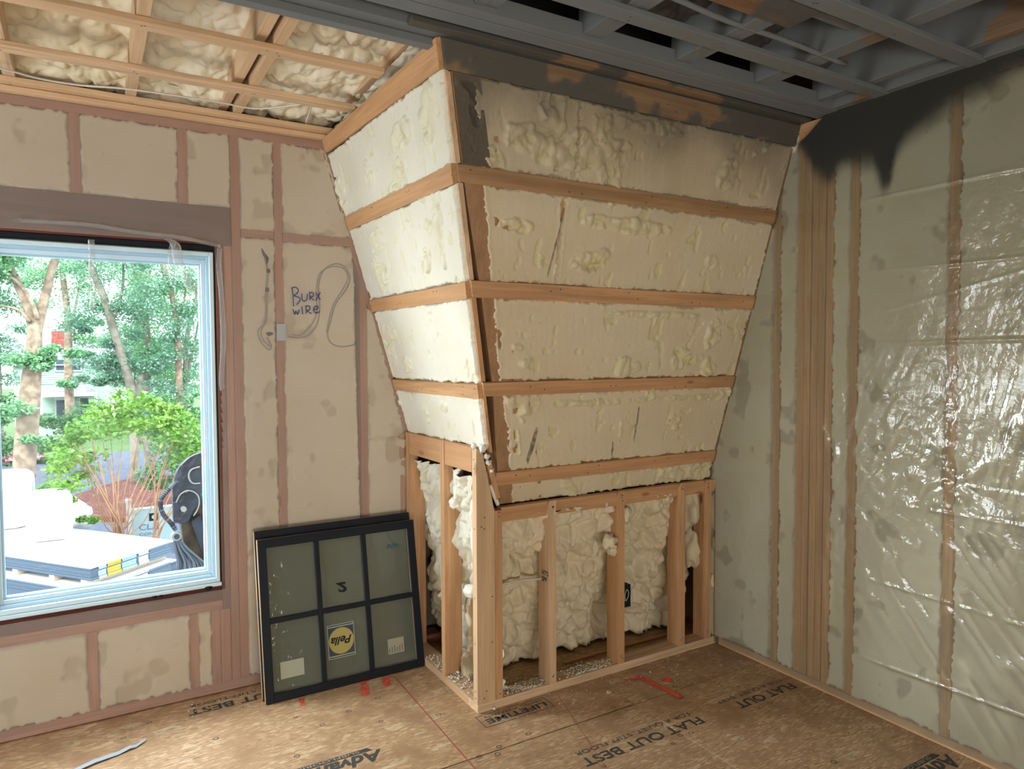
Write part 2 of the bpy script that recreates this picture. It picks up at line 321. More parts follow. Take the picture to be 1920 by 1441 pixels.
# ------------------------------------------------------------------ foam surfaces
def foam(name, c00, c10, c11, c01, nrm, style, seed, mat, parent, du=.006, dv=.009, over=.012, base=.004, rag=(1, 1, 1, 1), gouges=(), amp=1.0, ox=0.0, oy=0.0, label=None, ragamp=.02):
    """bilinear quad c00-c10-c11-c01 with a relief along nrm; rag = ragged edge on u0, u1, v0, v1"""
    c00, c10, c11, c01, nrm = (np.array(q, float) for q in (c00, c10, c11, c01, nrm)); nrm = nrm / np.linalg.norm(nrm)
    Lu = (np.linalg.norm(c10 - c00) + np.linalg.norm(c11 - c01)) / 2; Lv = (np.linalg.norm(c01 - c00) + np.linalg.norm(c11 - c10)) / 2
    nu = max(6, int((Lu + 2 * over) / du)); nv = max(6, int((Lv + 2 * over) / dv))
    a, b = np.meshgrid(np.linspace(-over * rag[0], Lu + over * rag[1], nu), np.linspace(-over * rag[2], Lv + over * rag[3], nv))
    u, v = a / Lu, b / Lv
    P = c00 * ((1 - u) * (1 - v))[..., None] + c10 * (u * (1 - v))[..., None] + c11 * (u * v)[..., None] + c01 * ((1 - u) * v)[..., None]
    X, Y = a + ox, b + oy; g = np.zeros_like(X)
    if style == 'smooth':
        h = base + .003 * (fbm(X * 5, Y * 5, seed) - .5) + .0012 * (fbm(X * 40, Y * 40, seed + 5) - .5)
        p = sst(.66, .74, fbm(X * 9, Y * 9, seed + 9)); h = h - .006 * p; g = p * .8
    elif style == 'cut':
        h = base + .005 * (fbm(X * 4, Y * 4, seed) - .5) + .0010 * (fbm(X * 60, Y * 9, seed + 5) - .5)
        q = fbm(X * 4.2, Y * 3.6, seed + 9, 4); p = sst(.735, .75, q)
        for (gx, gy, ra, rb, dep) in gouges:
            r = np.hypot((a - gx) / ra, (b - gy) / rb) + 1.5 * (fbm(X * 10, Y * 10, seed + 3, 4) - .5); p = np.maximum(p, sst(1.0, .92, r) * dep)
        f1, f2 = worley(X * 19 + 1.0 * fbm(X * 20, Y * 20, 4), Y * 17 + 1.0 * fbm(X * 20, Y * 20, 14), seed + 2); cap = np.sqrt(np.clip(1 - (f1 / .85) ** 2, 0, 1))
        h = h - p * (.030 - .034 * cap - .018 * fbm(X * 18, Y * 18, seed + 8)) ; rim = p * (1 - p) * 4; h = h + .004 * rim * fbm(X * 50, Y * 50, seed)
        pit = sst(.70, .76, fbm(X * 26, Y * 14, seed + 31)); h = h - .006 * pit; g = np.clip(p * (.35 + .65 * (1 - cap)) + pit * .8, 0, 1)
        # short tears running down the slope
        tear = sst(.86, .90, vn(X * 34, Y * 9, seed + 51)) * sst(.6, .7, vn(X * 6, Y * 4, seed + 52)); h = h - .005 * tear * sst(.5, .8, vn(X * 9, Y * 30, seed + 53))
    else:   # raw, lumpy
        wx = X + .05 * (fbm(X * 7, Y * 7, seed + 1) - .5) * 2; wy = Y + .05 * (fbm(X * 7, Y * 7, seed + 2) - .5) * 2
        h = 0
        for sc_, am in (((8, .055), (17, .036), (34, .013)) if style == 'rawc' else ((6.5, .062), (13, .046), (27, .017))):
            f1, f2 = worley(wx * sc_, wy * sc_ * (.75 if style == 'raw' else .6), seed + int(sc_)); h = h + am * amp * np.sqrt(np.clip(1 - (f1 / 1.05) ** 2, 0, 1)) * (.74 + .26 * sst(0, .42, f2 - f1))
        h = h - .04 * amp + .03 * amp * (fbm(X * 3, Y * 3, seed + 6) - .5) * 2; g = sst(.035 * amp, -.01, h)
    rg = ragamp * ((fbm(X * 14, Y * 14, seed + 40, 2) - .5) * 1.3 + (fbm(X * 70, Y * 70, seed + 41, 2) - .5) * 1.6 + .05)
    e = np.full(X.shape, 9.0)
    for k, dd in enumerate((a, Lu - a, b, Lv - b)):
        if rag[k]: e = np.minimum(e, dd)
    t = sst(-.003, .006, e + rg)
    dp = .035 if style == 'smooth' else .014
    if style in ('smooth', 'cut'): h = h * t - dp * (1 - t) + (.002 * sst(.02, .006, e + rg) * t)
    else: h = np.where(e < 8, h * sst(-.02, .03, e + rg), h)
    P = P + nrm * h[..., None]
    return mesh(name, P.reshape(-1, 3), gridfaces(nu, nv), mat, parent, smooth=True, attr={'gouge': g.ravel()}, label=label)

# ------------------------------------------------------------------ key dimensions (metres, eye above the origin)
YW, XR, XK, YK = 3.436, 2.843, 1.399, 2.639
def ys(z): return 2.165 + .312 * (2.6 - z)          # roof slope seen on the right wall
def xs(z): return 1.013 + .295 * (2.56 - z)         # cheek seen on the window wall
def hip(z): return np.array([1.041 + .292 * (2.56 - z), 2.185 + .312 * (2.56 - z), z])
FR = lambda x, z: hip(z) + (np.array([XR, ys(z), z]) - hip(z)) * ((x - hip(z)[0]) / (XR - hip(z)[0]))     # point of the front slope
CH = lambda y, z: hip(z) + (np.array([xs(z), YW, z]) - hip(z)) * ((y - hip(z)[1]) / (YW - hip(z)[1]))     # point of the cheek
NF = np.array([-.02, -1, -.312]); NF /= np.linalg.norm(NF)
NC = np.array([-1, .02, -.295]); NC /= np.linalg.norm(NC)
DF = np.array([0, -.312, 1.0]) / math.hypot(1, .312); DC = np.array([-.292, 0, 1.0]) / math.hypot(1, .292)

# ------------------------------------------------------------------ floor
def struct(o, label=None):
    o['kind'] = 'structure'
    if label: o['label'] = label
    return o
floor = struct(box('floor', (-3.1, -3.1, -.12), (3.0, 3.6, -.02), SEAM), 'brown strand board subfloor with black printed lettering')
xsm = [-3.1, -2.855, -.415, 2.033, 3.0]
ysm = [(-3.1, -1.32), (-1.32, -.08), (-.08, 1.13), (1.13, 2.352), (2.352, 3.575)]
for j, (y0, y1) in enumerate(ysm):
    off = 0 if j % 2 == 1 else 0.0
    for i in range(4):
        box('floor_panel', (xsm[i] + .001, y0 + .0012, -.02), (xsm[i + 1] - .001, y1 - .0012, 0), OSB if (i + j) % 2 else OSB2, floor, .0012)
RX, UY = (-1, 0, 0), (0, -1, 0); TZ = .0009
def ftext(body, size, x, y, width, bold=0.0, shear=0, m=INK): return text('lettering', body, size, (x, y, TZ), RX, UY, m, floor, shear, bold, width=width)
def slab2(name, pts, mat, z=TZ): return mesh(name, [(p[0], p[1], z) for p in pts], [list(range(len(pts)))], mat, floor)
for x0, y0 in ((2.185, 2.128), (.95, 3.318)):
    ftext('FLAT OUT BEST', .072, x0, y0 + .002, .62, .0014); ftext('FOR A QUIET, STIFF FLOOR', .034, x0 - .01, y0 + .052, .60, .0)
ftext('FLAT OUT', .072, 2.78, 2.130, .375, .0014); ftext('FOR A QUIET, STIFF', .034, 2.77, 2.18, .42)
ftext('LIFETIME', .052, 1.70, 2.578, .30, .0015); ftext('LIMITED WARRANTY', .026, 1.695, 2.607, .29)
for (a, b, c, d) in ((1.375, 1.72, 2.520, 2.5225), (1.375, 1.72, 2.6165, 2.619), (1.375, 1.378, 2.52, 2.619), (1.717, 1.72, 2.52, 2.619)):
    slab2('printed_frame', [(a, c), (b, c), (b, d), (a, d)], INK)
for ax, ay in ((.945, 2.600), (2.80, 1.425)):
    ftext('AdvanTech', .095, ax, ay, .46, .003, .25)
    slab2('printed_bar', [(ax - .03, ay + .010), (ax - .42, ay + .010), (ax - .44, ay + .034), (ax - .045, ay + .034)], INK)
    text('lettering', 'SUBFLOORING', .022, (ax - .08, ay + .030, TZ + .0003), RX, UY, plain('bare_board_letter', (.42, .32, .23), .8), floor, width=.28)
def ring(x, y, r, n=14, sq=False):
    n = 4 if sq else n; t0 = math.pi / 4 if sq else 0; V = []; F = []
    for k in range(n):
        for rr in (r, r * .74): V.append((x + rr * math.cos(t0 + 2 * math.pi * k / n), y + rr * .8 * math.sin(t0 + 2 * math.pi * k / n), TZ))
    F = [[2 * k, 2 * ((k + 1) % n), 2 * ((k + 1) % n) + 1, 2 * k + 1] for k in range(n)]
    mesh('printed_mark', V, F, INK, floor)
for (x, y, s) in ((2.07, 2.05, 0), (1.95, 2.03, 1), (2.02, 2.06, 0), (1.62, 2.05, 1), (1.35, 2.37, 0), (1.32, 2.33, 0), (1.50, 2.39, 0), (1.72, 2.37, 1), (1.74, 2.33, 1), (1.93, 2.38, 0), (2.02, 2.39, 0), (2.30, 2.38, 0), (1.25, 2.35, 0),
                  (.93, 2.95, 0), (.80, 2.90, 0), (1.02, 2.80, 1), (.72, 3.02, 1), (.40, 3.02, 0), (.55, 3.23, 1), (.18, 3.30, 1), (1.25, 2.72, 0), (.65, 2.72, 0), (.08, 3.22, 1), (2.47, 2.05, 0), (2.55, 2.05, 0), (2.38, 1.62, 0), (2.20, 1.58, 0), (2.56, 1.75, 1), (1.08, 3.0, 0)):
    ring(x, y, .012, sq=bool(s))
slab2('nailing_line', [(-.4, 2.3520), (2.02, 2.3520), (2.02, 2.3545), (-.4, 2.3545)], SEAM)
def line2(name, pts, w, mat):
    for (p, q) in zip(pts[:-1], pts[1:]):
        p, q = np.array(p), np.array(q); d = q - p; nn = np.array([-d[1], d[0]]) / np.linalg.norm(d) * w / 2; slab2(name, [p - nn, q - nn, q + nn, p + nn], mat, TZ + .0002)
line2('chalk_line', [(1.19, 3.20), (1.222, 3.151), (1.20, 2.30), (1.19, 1.9)], .006, CHALK)
line2('chalk_line', [(1.79, 2.60), (1.62, 2.04)], .0025, CHALK)
def splat(pts, r, seed):
    rnd = random.Random(seed); V = []; F = []
    for (x, y) in pts:
        n = 16; c = len(V); V.append((x, y, TZ + .0004 + .00002 * c))
        for k in range(n):
            rr = r * rnd.uniform(.75, 1.2); V.append((x + rr * math.cos(k * 2 * math.pi / n), y + rr * math.sin(k * 2 * math.pi / n), TZ + .0004 + .00002 * c))
        F += [[c, c + 1 + k, c + 1 + (k + 1) % n] for k in range(n)]
    return mesh('spray_mark', V, F, REDP, floor)
splat([(.775, 3.12), (.777, 3.145), (.78, 3.17)], .013, 1); splat([(1.045, 3.07), (1.05, 3.09), (1.06, 3.12)], .02, 2); splat([(1.07, 3.17), (1.09, 3.20)], .02, 3); splat([(1.165, 3.10), (1.17, 3.13), (1.18, 3.16)], .018, 4)
splat([(2.225 + .002 * i, 2.54 - .024 * i) for i in range(11)], .017, 5); splat([(2.315, 2.455)], .026, 6); splat([(2.15 + .02 * i, 2.55 - .006 * i) for i in range(5)], .012, 7)

# ------------------------------------------------------------------ window wall (wall_left)
WX0, WX1, WZ0, WZ1 = -.372, .492, .515, 2.012      # window opening
wl = multibox('wall_left', [((-3.1, 3.575, -.02), (WX0, 3.60, 2.9)), ((WX1, 3.575, -.02), (3.0, 3.60, 2.9)), ((WX0, 3.575, -.02), (WX1, 3.60, WZ0)), ((WX0, 3.575, WZ1), (WX1, 3.60, 2.9))], SHEATH)
struct(wl, 'studded window wall with cream spray foam behind clear film')
D = .10
def wstud(x0, x1, z0, z1, m=WBACK, name='stud', y=YW): return box(name, (x0, y, z0), (x1, y + D, z1), m, wl)
wstud(-3.0, 1.6, 0, .045, name='bottom_plate')
wstud(-3.0, 1.03, 2.545, 2.585, WBACK, 'top_plate')
for x in (-1.66, -1.25, -.85): wstud(x, x + .038, .045, 2.545)
for x in (-.047, .355): wstud(x, x + .037, 2.215, 2.545)
for x0, x1 in ((-.46, -.42), (-.42, -.38), (.571, .609), (.761, .797), (1.168, 1.204)): wstud(x0, x1, .045, 2.545 if x1 < 1 else 1.95)
box('jamb_trimmer', (.498, YW - .004, .385), (.532, YW + D, 2.045), RED, wl); wstud(.534, .569, .045, 2.05)
wstud(.450, .486, .045, .385); wstud(.488, .531, .045, .383)
box('header_beam', (-.46, YW - .006, 2.045), (.565, YW + D, 2.218), RED, wl)
box('header_gap_strip', (-.40, YW - .002, 2.022), (.53, YW + .05, 2.043), BLACK, wl)  # black strip stands in for the dark gap below the header
box('jamb_gap_strip', (WX1 - .001, YW + .004, .50), (.499, YW + D, 2.02), BLACK, wl)  # black filler painted in where the gap beside the frame is dark
wstud(-.42, .50, .385, .428, WBACK, 'sill_plate'); wstud(-.42, .50, .430, .468, RED, 'sill_plate'); 
box('sill_packer', (-.38, YW + .01, .470), (.50, YW + D, .512), RED, wl)
for x in (-.036, .357): wstud(x, x + .036, .045, .384)
wstud(.611, .759, 2.094, 2.128, name='blocking'); wstud(.799, 1.13, 2.086, 2.126, name='blocking')
def wfoam(x0, x1, z0, z1, seed, x0t=None, x1t=None, **k):
    x0t = x0 if x0t is None else x0t; x1t = x1 if x1t is None else x1t
    return foam('foam_panel', (x0, YW, z0), (x1, YW, z0), (x1t, YW, z1), (x0t, YW, z1), (0, -1, 0), 'smooth', seed, F_WALL, wl, base=.004, over=.008, ragamp=.010, **k)
wfoam(-.42, -.047, 2.218, 2.545, 1); wfoam(-.010, .355, 2.218, 2.545, 2); wfoam(.392, .571, 2.218, 2.545, 3)
wfoam(.609, .761, 2.128, 2.545, 4); wfoam(.609, .761, .045, 2.094, 5)
wfoam(.797, 1.135, 2.126, 2.545, 6, x1t=1.005); wfoam(.797, 1.168, .045, 2.086, 7, x1t=1.140)
wfoam(1.204, 1.43, .045, 1.12, 8); wfoam(1.204, 1.42, 1.12, 1.78, 9, x1t=1.225)
wfoam(-.42, -.036, .045, .385, 10); wfoam(0, .357, .045, .385, 11); wfoam(.393, .450, .045, .385, 12)
for x0, x1 in ((-3.0, -1.66), (-1.62, -1.25), (-1.21, -.85), (-.81, -.46)): wfoam(x0, x1, .045, 2.545, int(x0 * -50), du=.03, dv=.03)
# trim along the cheek
prism('edge_stud', [(xs(2.56) - .028, YW - .004, 2.56), (xs(2.56) - .002, YW - .004, 2.56), (xs(1.13) - .002, YW - .004, 1.13), (xs(1.13) - .032, YW - .004, 1.13)], (0, .08, 0), WBACK[2], wl)
box('edge_stud', (1.372, YW - .004, .045), (1.402, YW + .08, 1.14), WOOD, wl)

for x, r in ((.44, .016), (.22, .010), (.245, .008)): tube('sealant_blob', [(x - r, YW - .006, .498), (x, YW - .010, .494), (x + r * .9, YW - .006, .499)], [r * .5, r * .7, r * .4], BLACK, wl, 6, 3)
# window unit
win = struct(thing('window_1', 'white framed fixed window looking out on trees', 'window', (.06, YW + .02, .51)), None)
del win['category']
def ringbox(name, x0, x1, z0, z1, w, y0, y1, mat, parent, wb=None):
    wb = wb or w
    return multibox(name, [((x0, y0, z0), (x0 + w, y1, z1)), ((x1 - w, y0, z0), (x1, y1, z1)), ((x0 + w, y0, z0), (x1 - w, y1, z0 + wb)), ((x0 + w, y0, z1 - w), (x1 - w, y1, z1))], mat, parent, .002)
ringbox('window_frame', WX0, WX1 - .002, .515, WZ1, .018, YW - .004, YW + .10, VINYL2, win, .02)
ringbox('frame_step', WX0 + .018, WX1 - .020, .535, WZ1 - .018, .014, YW + .012, YW + .10, VINYL, win)
ringbox('sash_frame', WX0 + .032, WX1 - .034, .549, WZ1 - .032, .018, YW + .026, YW + .08, VINYL2, win)
ringbox('glazing_bead', WX0 + .050, WX1 - .052, .567, WZ1 - .050, .008, YW + .040, YW + .07, VINYL, win)
box('glass_pane', (WX0 + .05, YW + .052, .567), (WX1 - .05, YW + .056, WZ1 - .05), GLASS, win, .0005)
box('window_sill', (WX0, YW - .012, .497), (WX1 + .004, YW + .08, .514), VINYL2, win, .003)

# ------------------------------------------------------------------ right wall
wr = struct(box('wall_right', (2.985, -3.1, -.02), (3.01, 3.6, 2.9), SHEATH), 'studded right wall with pale foam behind glossy clear film')
def rstud(y0, y1, z0=.04, z1=2.56, m=WRT, name='stud'): return box(name, (XR, y0, z0), (XR + .12, y1, z1), m, wr)
rstud(-3.0, 2.62, 0, .038, name='bottom_plate'); rstud(-3.0, 3.0, 2.56, 2.60, name='top_plate')
edges = [(2.70, 2.291), (2.246, 2.154), (1.970, 1.888), (1.850, 1.479), (1.441, 1.070), (1.032, .66), (.62, .25), (.21, -.16), (-.2, -.57), (-.61, -3.0)]
PW = [wood('post_pine_z', (.82, .47, .21), 2)] * 3
for y0 in (2.248, 1.851, 1.442, 1.033, .622, .212, -.198, -.608): rstud(y0, y0 + .037)
for i in range(5): box('post_ply', (XR - .002 * (i % 2), 1.972 + .0365 * i, .04), (XR + .12, 1.972 + .0365 * i + .0345, 2.56), PW, wr)
for i, (y1, y0) in enumerate(edges):
    big = y0 < .6
    foam('foam_panel', (XR, y1, .038), (XR, y0, .038), (XR, y0, 2.56), (XR, y1, 2.56), (-1, 0, 0), 'smooth', 60 + i, F_RIGHT, wr, du=.03 if big else .006, dv=.03 if big else .010, base=.004, over=.008, ragamp=.012)

# ------------------------------------------------------------------ roof slope + front knee wall (wall_back)
bk = FR(XR, .0) + np.array([0, .34, 0])
wb = prism('wall_back', [(1.16, ys(2.9) + .30, 2.9), (3.0, ys(2.9) + .30, 2.9), (3.0, ys(-.02) + .30, -.02), (2.02, ys(-.02) + .30, -.02)], (0, .03, 0), SHEATH)
struct(wb, 'sloped roof face with wooden battens over a short stud knee wall')
def slopeboard(name, x0f, x1, z, w, mat, parent=wb, t=.019, lift=0.0):
    """board along X lying on the slope; x0f None = start at the hip"""
    zl, zh = z - w / 2, z + w / 2
    def pt(x, zz): return FR(x, zz) + NF * lift
    xl, xh = (hip(zl)[0], hip(zh)[0]) if x0f is None else (x0f, x0f)
    P = [pt(xl, zl), pt(x1, zl), pt(x1, zh), pt(xh, zh)]
    return prism(name, P, NF * t, mat, parent)
BZ = [(2.555, .088), (2.200, .058), (1.803, .062), (1.410, .056), (1.012, .060)]
for i, (z, w) in enumerate(BZ):
    slopeboard('batten', None if i < 4 else 1.50, XR + .01, z, w, WDK[0] if i == 0 else WOOD[0] if i > 1 else wood('batten_brown', (.46, .28, .15), 0))
def XL(z): return float(np.interp(z, [.88, 1.07, 1.36, 1.47, 1.74, 1.98, 2.25, 2.5], [1.614, 1.573, 1.489, 1.431, 1.374, 1.30, 1.242, 1.156]))
# rafter beside the hip, hip nailer
prism('hip_rafter', [FR(hip(z)[0] + dx, z) + NF * .006 for z, dx in ((.885, .02), (.885, .25), (1.75, .20), (2.51, .18), (2.51, .022), (2.2, .024), (1.75, .045), (1.4, .05), (1.1, .03))], -NF * .12, wood('hip_pine_z', (.46, .28, .16), 2), wb)
for z0, z1 in ((1.44, 1.77), (1.835, 2.168), (2.232, 2.508)):
    prism('hip_nailer', [hip(z0) + NF * .004, hip(z0) + NF * .004 + (.020, 0, 0), hip(z1) + NF * .004 + (.020, 0, 0), hip(z1) + NF * .004], -NF * .05, WPALE[2] if z0 > 1.8 else WOOD[2], wb)
prism('hip_nailer', [hip(1.13) + NF * .004, hip(1.13) + NF * .004 + (.014, 0, 0), hip(1.38) + NF * .004 + (.014, 0, 0), hip(1.38) + NF * .004], -NF * .05, WOOD[2], wb)
bays = [(2.229, 2.511), (1.834, 2.171), (1.438, 1.772), (1.042, 1.382), (.885, .982)]
GZ = [[(.42, .12, .24, .075, 1), (.56, .21, .05, .05, 1), (1.29, .12, .075, .055, 1), (.75, .25, .26, .022, .9), (.62, .05, .06, .09, .8), (.05, .03, .05, .04, .7)],
      [(.62, .11, .10, .06, 1), (.12, .22, .07, .025, .9), (.75, .27, .25, .03, .9), (.36, .05, .03, .06, .7), (1.30, .15, .04, .03, .8)],
      [(1.20, .22, .06, .10, 1), (1.02, .08, .06, .05, .9), (.72, .06, .08, .05, .9), (.9, .31, .3, .014, .9), (.10, .15, .03, .02, .8)],
      [(.52, .31, .30, .016, 1), (.95, .18, .05, .05, .8), (1.1, .31, .2, .016, .9), (.05, .14, .01, .06, .8), (.62, .15, .012, .07, .8)],
      [(1.05, .05, .22, .05, 1)]]
for i, (z0, z1) in enumerate(bays):
    mid = {0: 1.63, 1: 1.63, 2: None, 3: None, 4: None}[i]
    segs = [(None, mid - .006), (mid + .006, XR - .004)] if mid else [(None, XR - .004)]
    for (sa, sb) in segs:
        xa0, xa1 = (XL(z0), XL(z1)) if sa is None else (sa + .02, sa - .01)
        xb0, xb1 = (sb + .02, sb - .01) if sa is None and mid else (sb, sb)
        gl = [(gx - (0 if sa is None else .45), gy, ra, rb, dp) for gx, gy, ra, rb, dp in GZ[i]]
        foam('foam_panel', FR(xa0, z0), FR(xb0, z0), FR(xb1, z1), FR(xa1, z1), NF, 'cut', 100 + i, F_SLOPE, wb, du=.0055, dv=.0055, base=.010, over=.010, gouges=gl, ox=xa0, oy=z0, ragamp=.014)
foam('overspray', FR(hip(2.232)[0] + .026, 2.232) + NF * .008, FR(XL(2.232) + .03, 2.232) + NF * .008, FR(XL(2.51) + .03, 2.51) + NF * .008, FR(hip(2.51)[0] + .026, 2.51) + NF * .008, NF, 'smooth', 90, F_OVER, wb, du=.003, dv=.003, rag=(0, 0, 0, 0), base=.008, over=0)
# rafters seen through gaps
for x in (1.60, 2.80): prism('rafter', [FR(x + .025, .9) - NF * .001, FR(x + .063, .9) - NF * .001, FR(x + .02, 2.5) - NF * .001, FR(x - .02, 2.5) - NF * .001], -NF * .12, WOOD[2], wb)
prism('edge_trim', [FR(XR - .016, .9) + NF * .012, FR(XR - .003, .9) + NF * .012, FR(XR - .003, 2.5) + NF * .012, FR(XR - .016, 2.5) + NF * .012], -NF * .03, WDK[2], wb)
GROOVE = plain('torn_groove', (.30, .26, .19), .9, var=.5, vs=40)
for (xa, za, xb, zb2, w) in ((1.675, 1.235, 1.655, 1.065, .014), (2.236, 1.305, 2.250, 1.125, .008), (1.628, 2.13, 1.60, 1.86, .004), (2.12, 1.14, 2.13, 1.06, .008)):
    prism('torn_groove', [FR(xa - w * .4, za) + NF * .0085, FR(xa + w * .5, za - .01) + NF * .0085, FR((xa + xb) / 2 + w, (za + zb2) / 2) + NF * .0085, FR(xb + w * .3, zb2) + NF * .0085, FR(xb - w * .6, zb2 + .02) + NF * .0085], NF * .0035, GROOVE, wb)
# knee wall framing
box('bottom_plate', (XK, YK, 0), (XR, YK + .089, .038), WPALE, wb)
box('top_plate', (1.527, YK + .014, .815), (XR - .003, YK + .052, .880), WOOD, wb)
prism('corner_post', [(XK, YK, .038), (XK + .088, YK, .038), (XK + .088, YK, .872), (XK + .030, YK, 1.135), (XK, YK, 1.150)], (0, .038, 0), WPALE[2], wb)
box('stud', (XK + .090, YK, .038), (XK + .127, YK + .089, .872), WOOD, wb)
for x0 in (1.771, 2.175, 2.578, 2.765):
    prism('stud', [(x0, YK, .038), (x0, YK + .089, .038), (x0, YK + .089, .80), (x0, YK + .013, .86), (x0, YK, .884)], (.038, 0, 0), WPALE[2] if x0 < 1.8 else WOOD[2], wb)
box('blocking', (2.40, 2.84, .585), (2.72, 2.88, .632), WOOD, wb)
box('toe_board', (2.0, YK + .20, .0), (2.72, YK + .215, .012), WOOD, wb)
slp = lambda z: 2.765 + .33 * (.87 - z)
for i, (x0, x1) in enumerate(((1.46, 1.80), (1.80, 2.19), (2.19, 2.60), (2.60, 2.83))):
    foam('raw_foam', (x0, slp(.02), .02), (x1, slp(.02), .02), (x1, slp(.87) + (-.0), .87), (x0, slp(.87), .87), (0, -1, -.3), 'raw', 7, F_RAW, wb, du=.006, dv=.007, rag=(0, 0, 1, 0), ox=x0, oy=0, amp=1.5, over=.0)

# ------------------------------------------------------------------ cheek + side knee wall (wall_side)
ws = prism('wall_side', [(xs(2.9) + .30, hip(2.9)[1] + .2, 2.9), (xs(2.9) + .30, 3.6, 2.9), (xs(-.02) + .30, 3.6, -.02), (xs(-.02) + .30, 3.15, -.02)], (.03, 0, 0), SHEATH)
struct(ws, 'bright foam filled sloping cheek with battens above a short stud wall')
def cheekboard(z, wa, wb_, mat):
    a = [CH(hip(z - wa / 2)[1], z - wa / 2), CH(YW - .006, z - wb_ / 2), CH(YW - .006, z + wb_ / 2), CH(hip(z + wa / 2)[1], z + wa / 2)]
    return prism('batten', a, NC * .019, mat, ws)
CB = wood('cheek_batten_y', (.66, .39, .20), 1)
for z, wa, w2 in ((2.558, .088, .060), (2.198, .064, .062), (1.798, .062, .056), (1.400, .060, .054)): cheekboard(z, wa, w2, CB)
cb = [(2.228, 2.520), (1.830, 2.168), (1.430, 1.768), (1.150, 1.370)]
GC = [[(.80, .18, .10, .05, .9), (1.05, .20, .05, .09, .9), (.42, .10, .06, .07, .8)], [(.30, .26, .08, .05, .8), (.75, .12, .05, .07, .8), (.9, .2, .03, .12, .8)], [(.10, .2, .05, .12, .8), (.25, .08, .05, .05, .8)], [(.5, .17, .05, .04, .8), (.3, .12, .02, .06, .7)]]
for i, (z0, z1) in enumerate(cb):
    e = .010
    foam('foam_panel', CH(YW - .012, z0), CH(hip(z0)[1] + e, z0), CH(hip(z1)[1] + e, z1), CH(YW - .012, z1), NC, 'cut', 200 + i, F_CHEEK, ws, du=.0055, dv=.0055, base=.012, over=.008, gouges=GC[i], ox=i * 3.1, oy=z0, ragamp=.010)
box('top_plate', (XK + .004, YK + .05, 1.040), (XK + .042, YW - .01, 1.148), WOOD, ws)
box('bottom_plate', (XK, YK + .090, 0), (XK + .089, YW - .005, .038), WPALE, ws)
for y0 in (2.958, 3.375): 
    prism('stud', [(XK - .001, y0, .038), (XK + .088, y0, .038), (XK + .088, y0, .90), (XK + .004, y0, 1.15), (XK - .001, y0, 1.15)], (0, .038, 0), WOOD[2], ws)
sxp = lambda z: 1.505 + .13 * (1.1 - z)
foam('raw_foam', (sxp(.02), YW - .02, .02), (sxp(.02), 2.73, .02), (sxp(1.03), 2.73, 1.03), (sxp(1.03), YW - .02, 1.03), (-1, 0, -.25), 'raw', 21, F_CHEEK, ws, du=.006, dv=.007, rag=(0, 0, 1, 0), amp=1.35, over=0)

# ------------------------------------------------------------------ ceiling
ce = struct(box('ceiling', (-3.1, -3.1, 2.90), (3.0, 3.6, 2.94), plain('dark_deck', (.05, .052, .055), .9)), 'open joist ceiling, pale over the dormer and dark grey over the room')  # deck has an even dark tone
# dormer part (pale)
for y0, z in ((2.545, 2.60), (2.972, 2.60)):
    x1 = float(CH(y0 + .03, 2.6)[0]) - .005 - (0.0 if y0 > 2.9 else .04)
    box('strapping', (-3.0, y0, z), (x1, y0 + .066, z + .019), WPALE, ce)
box('strapping', (-3.0, 3.335, 2.600), (1.03, 3.425, 2.619), WPALE, ce); box('strapping', (-3.0, 3.38, 2.578), (1.03, 3.434, 2.598), WPALE, ce)
for x in (-1.47, -1.07, -.66, -.255, .155): box('joist', (x, 2.26, 2.62), (x + .040, 3.50, 2.90), WPALE, ce)
for x in (.520, .572): box('joist', (x, 2.26, 2.62 + (.02 if x < .55 else 0)), (x + .036, 3.50, 2.90), WPALE, ce)
box('joist', (1.00, 2.30, 2.66), (1.04, 3.50, 2.90), WPALE, ce)
cf = [(-3.0, -.255), (-.215, .155), (.195, .520), (.61, 1.04)]
for i, (x0, x1) in enumerate(cf):
    zb = (2.88, 2.87, 2.86, 2.74)[i]
    foam('ceiling_foam', (x0, 2.25, zb), (x1, 2.25, zb), (x1, 3.44, 2.665 if i < 3 else 2.68), (x0, 3.44, 2.665 if i < 3 else 2.68), (0, 0, -1), 'rawc', 300 + i, F_CEIL2 if i < 2 else F_CEIL, ce, du=.03 if i == 0 else .007, dv=.03 if i == 0 else .008, rag=(0, 0, 0, 0), amp=.7 if i < 3 else .85, ox=x0, oy=0)
foam('ceiling_foam', (1.0, 2.22, 2.66), (1.30, 2.22, 2.66), (1.30, 3.43, 2.66), (1.0, 3.43, 2.60), (-.3, 0, -1), 'rawc', 311, F_CEIL, ce, du=.008, dv=.008, rag=(0, 0, 0, 0), amp=.5)
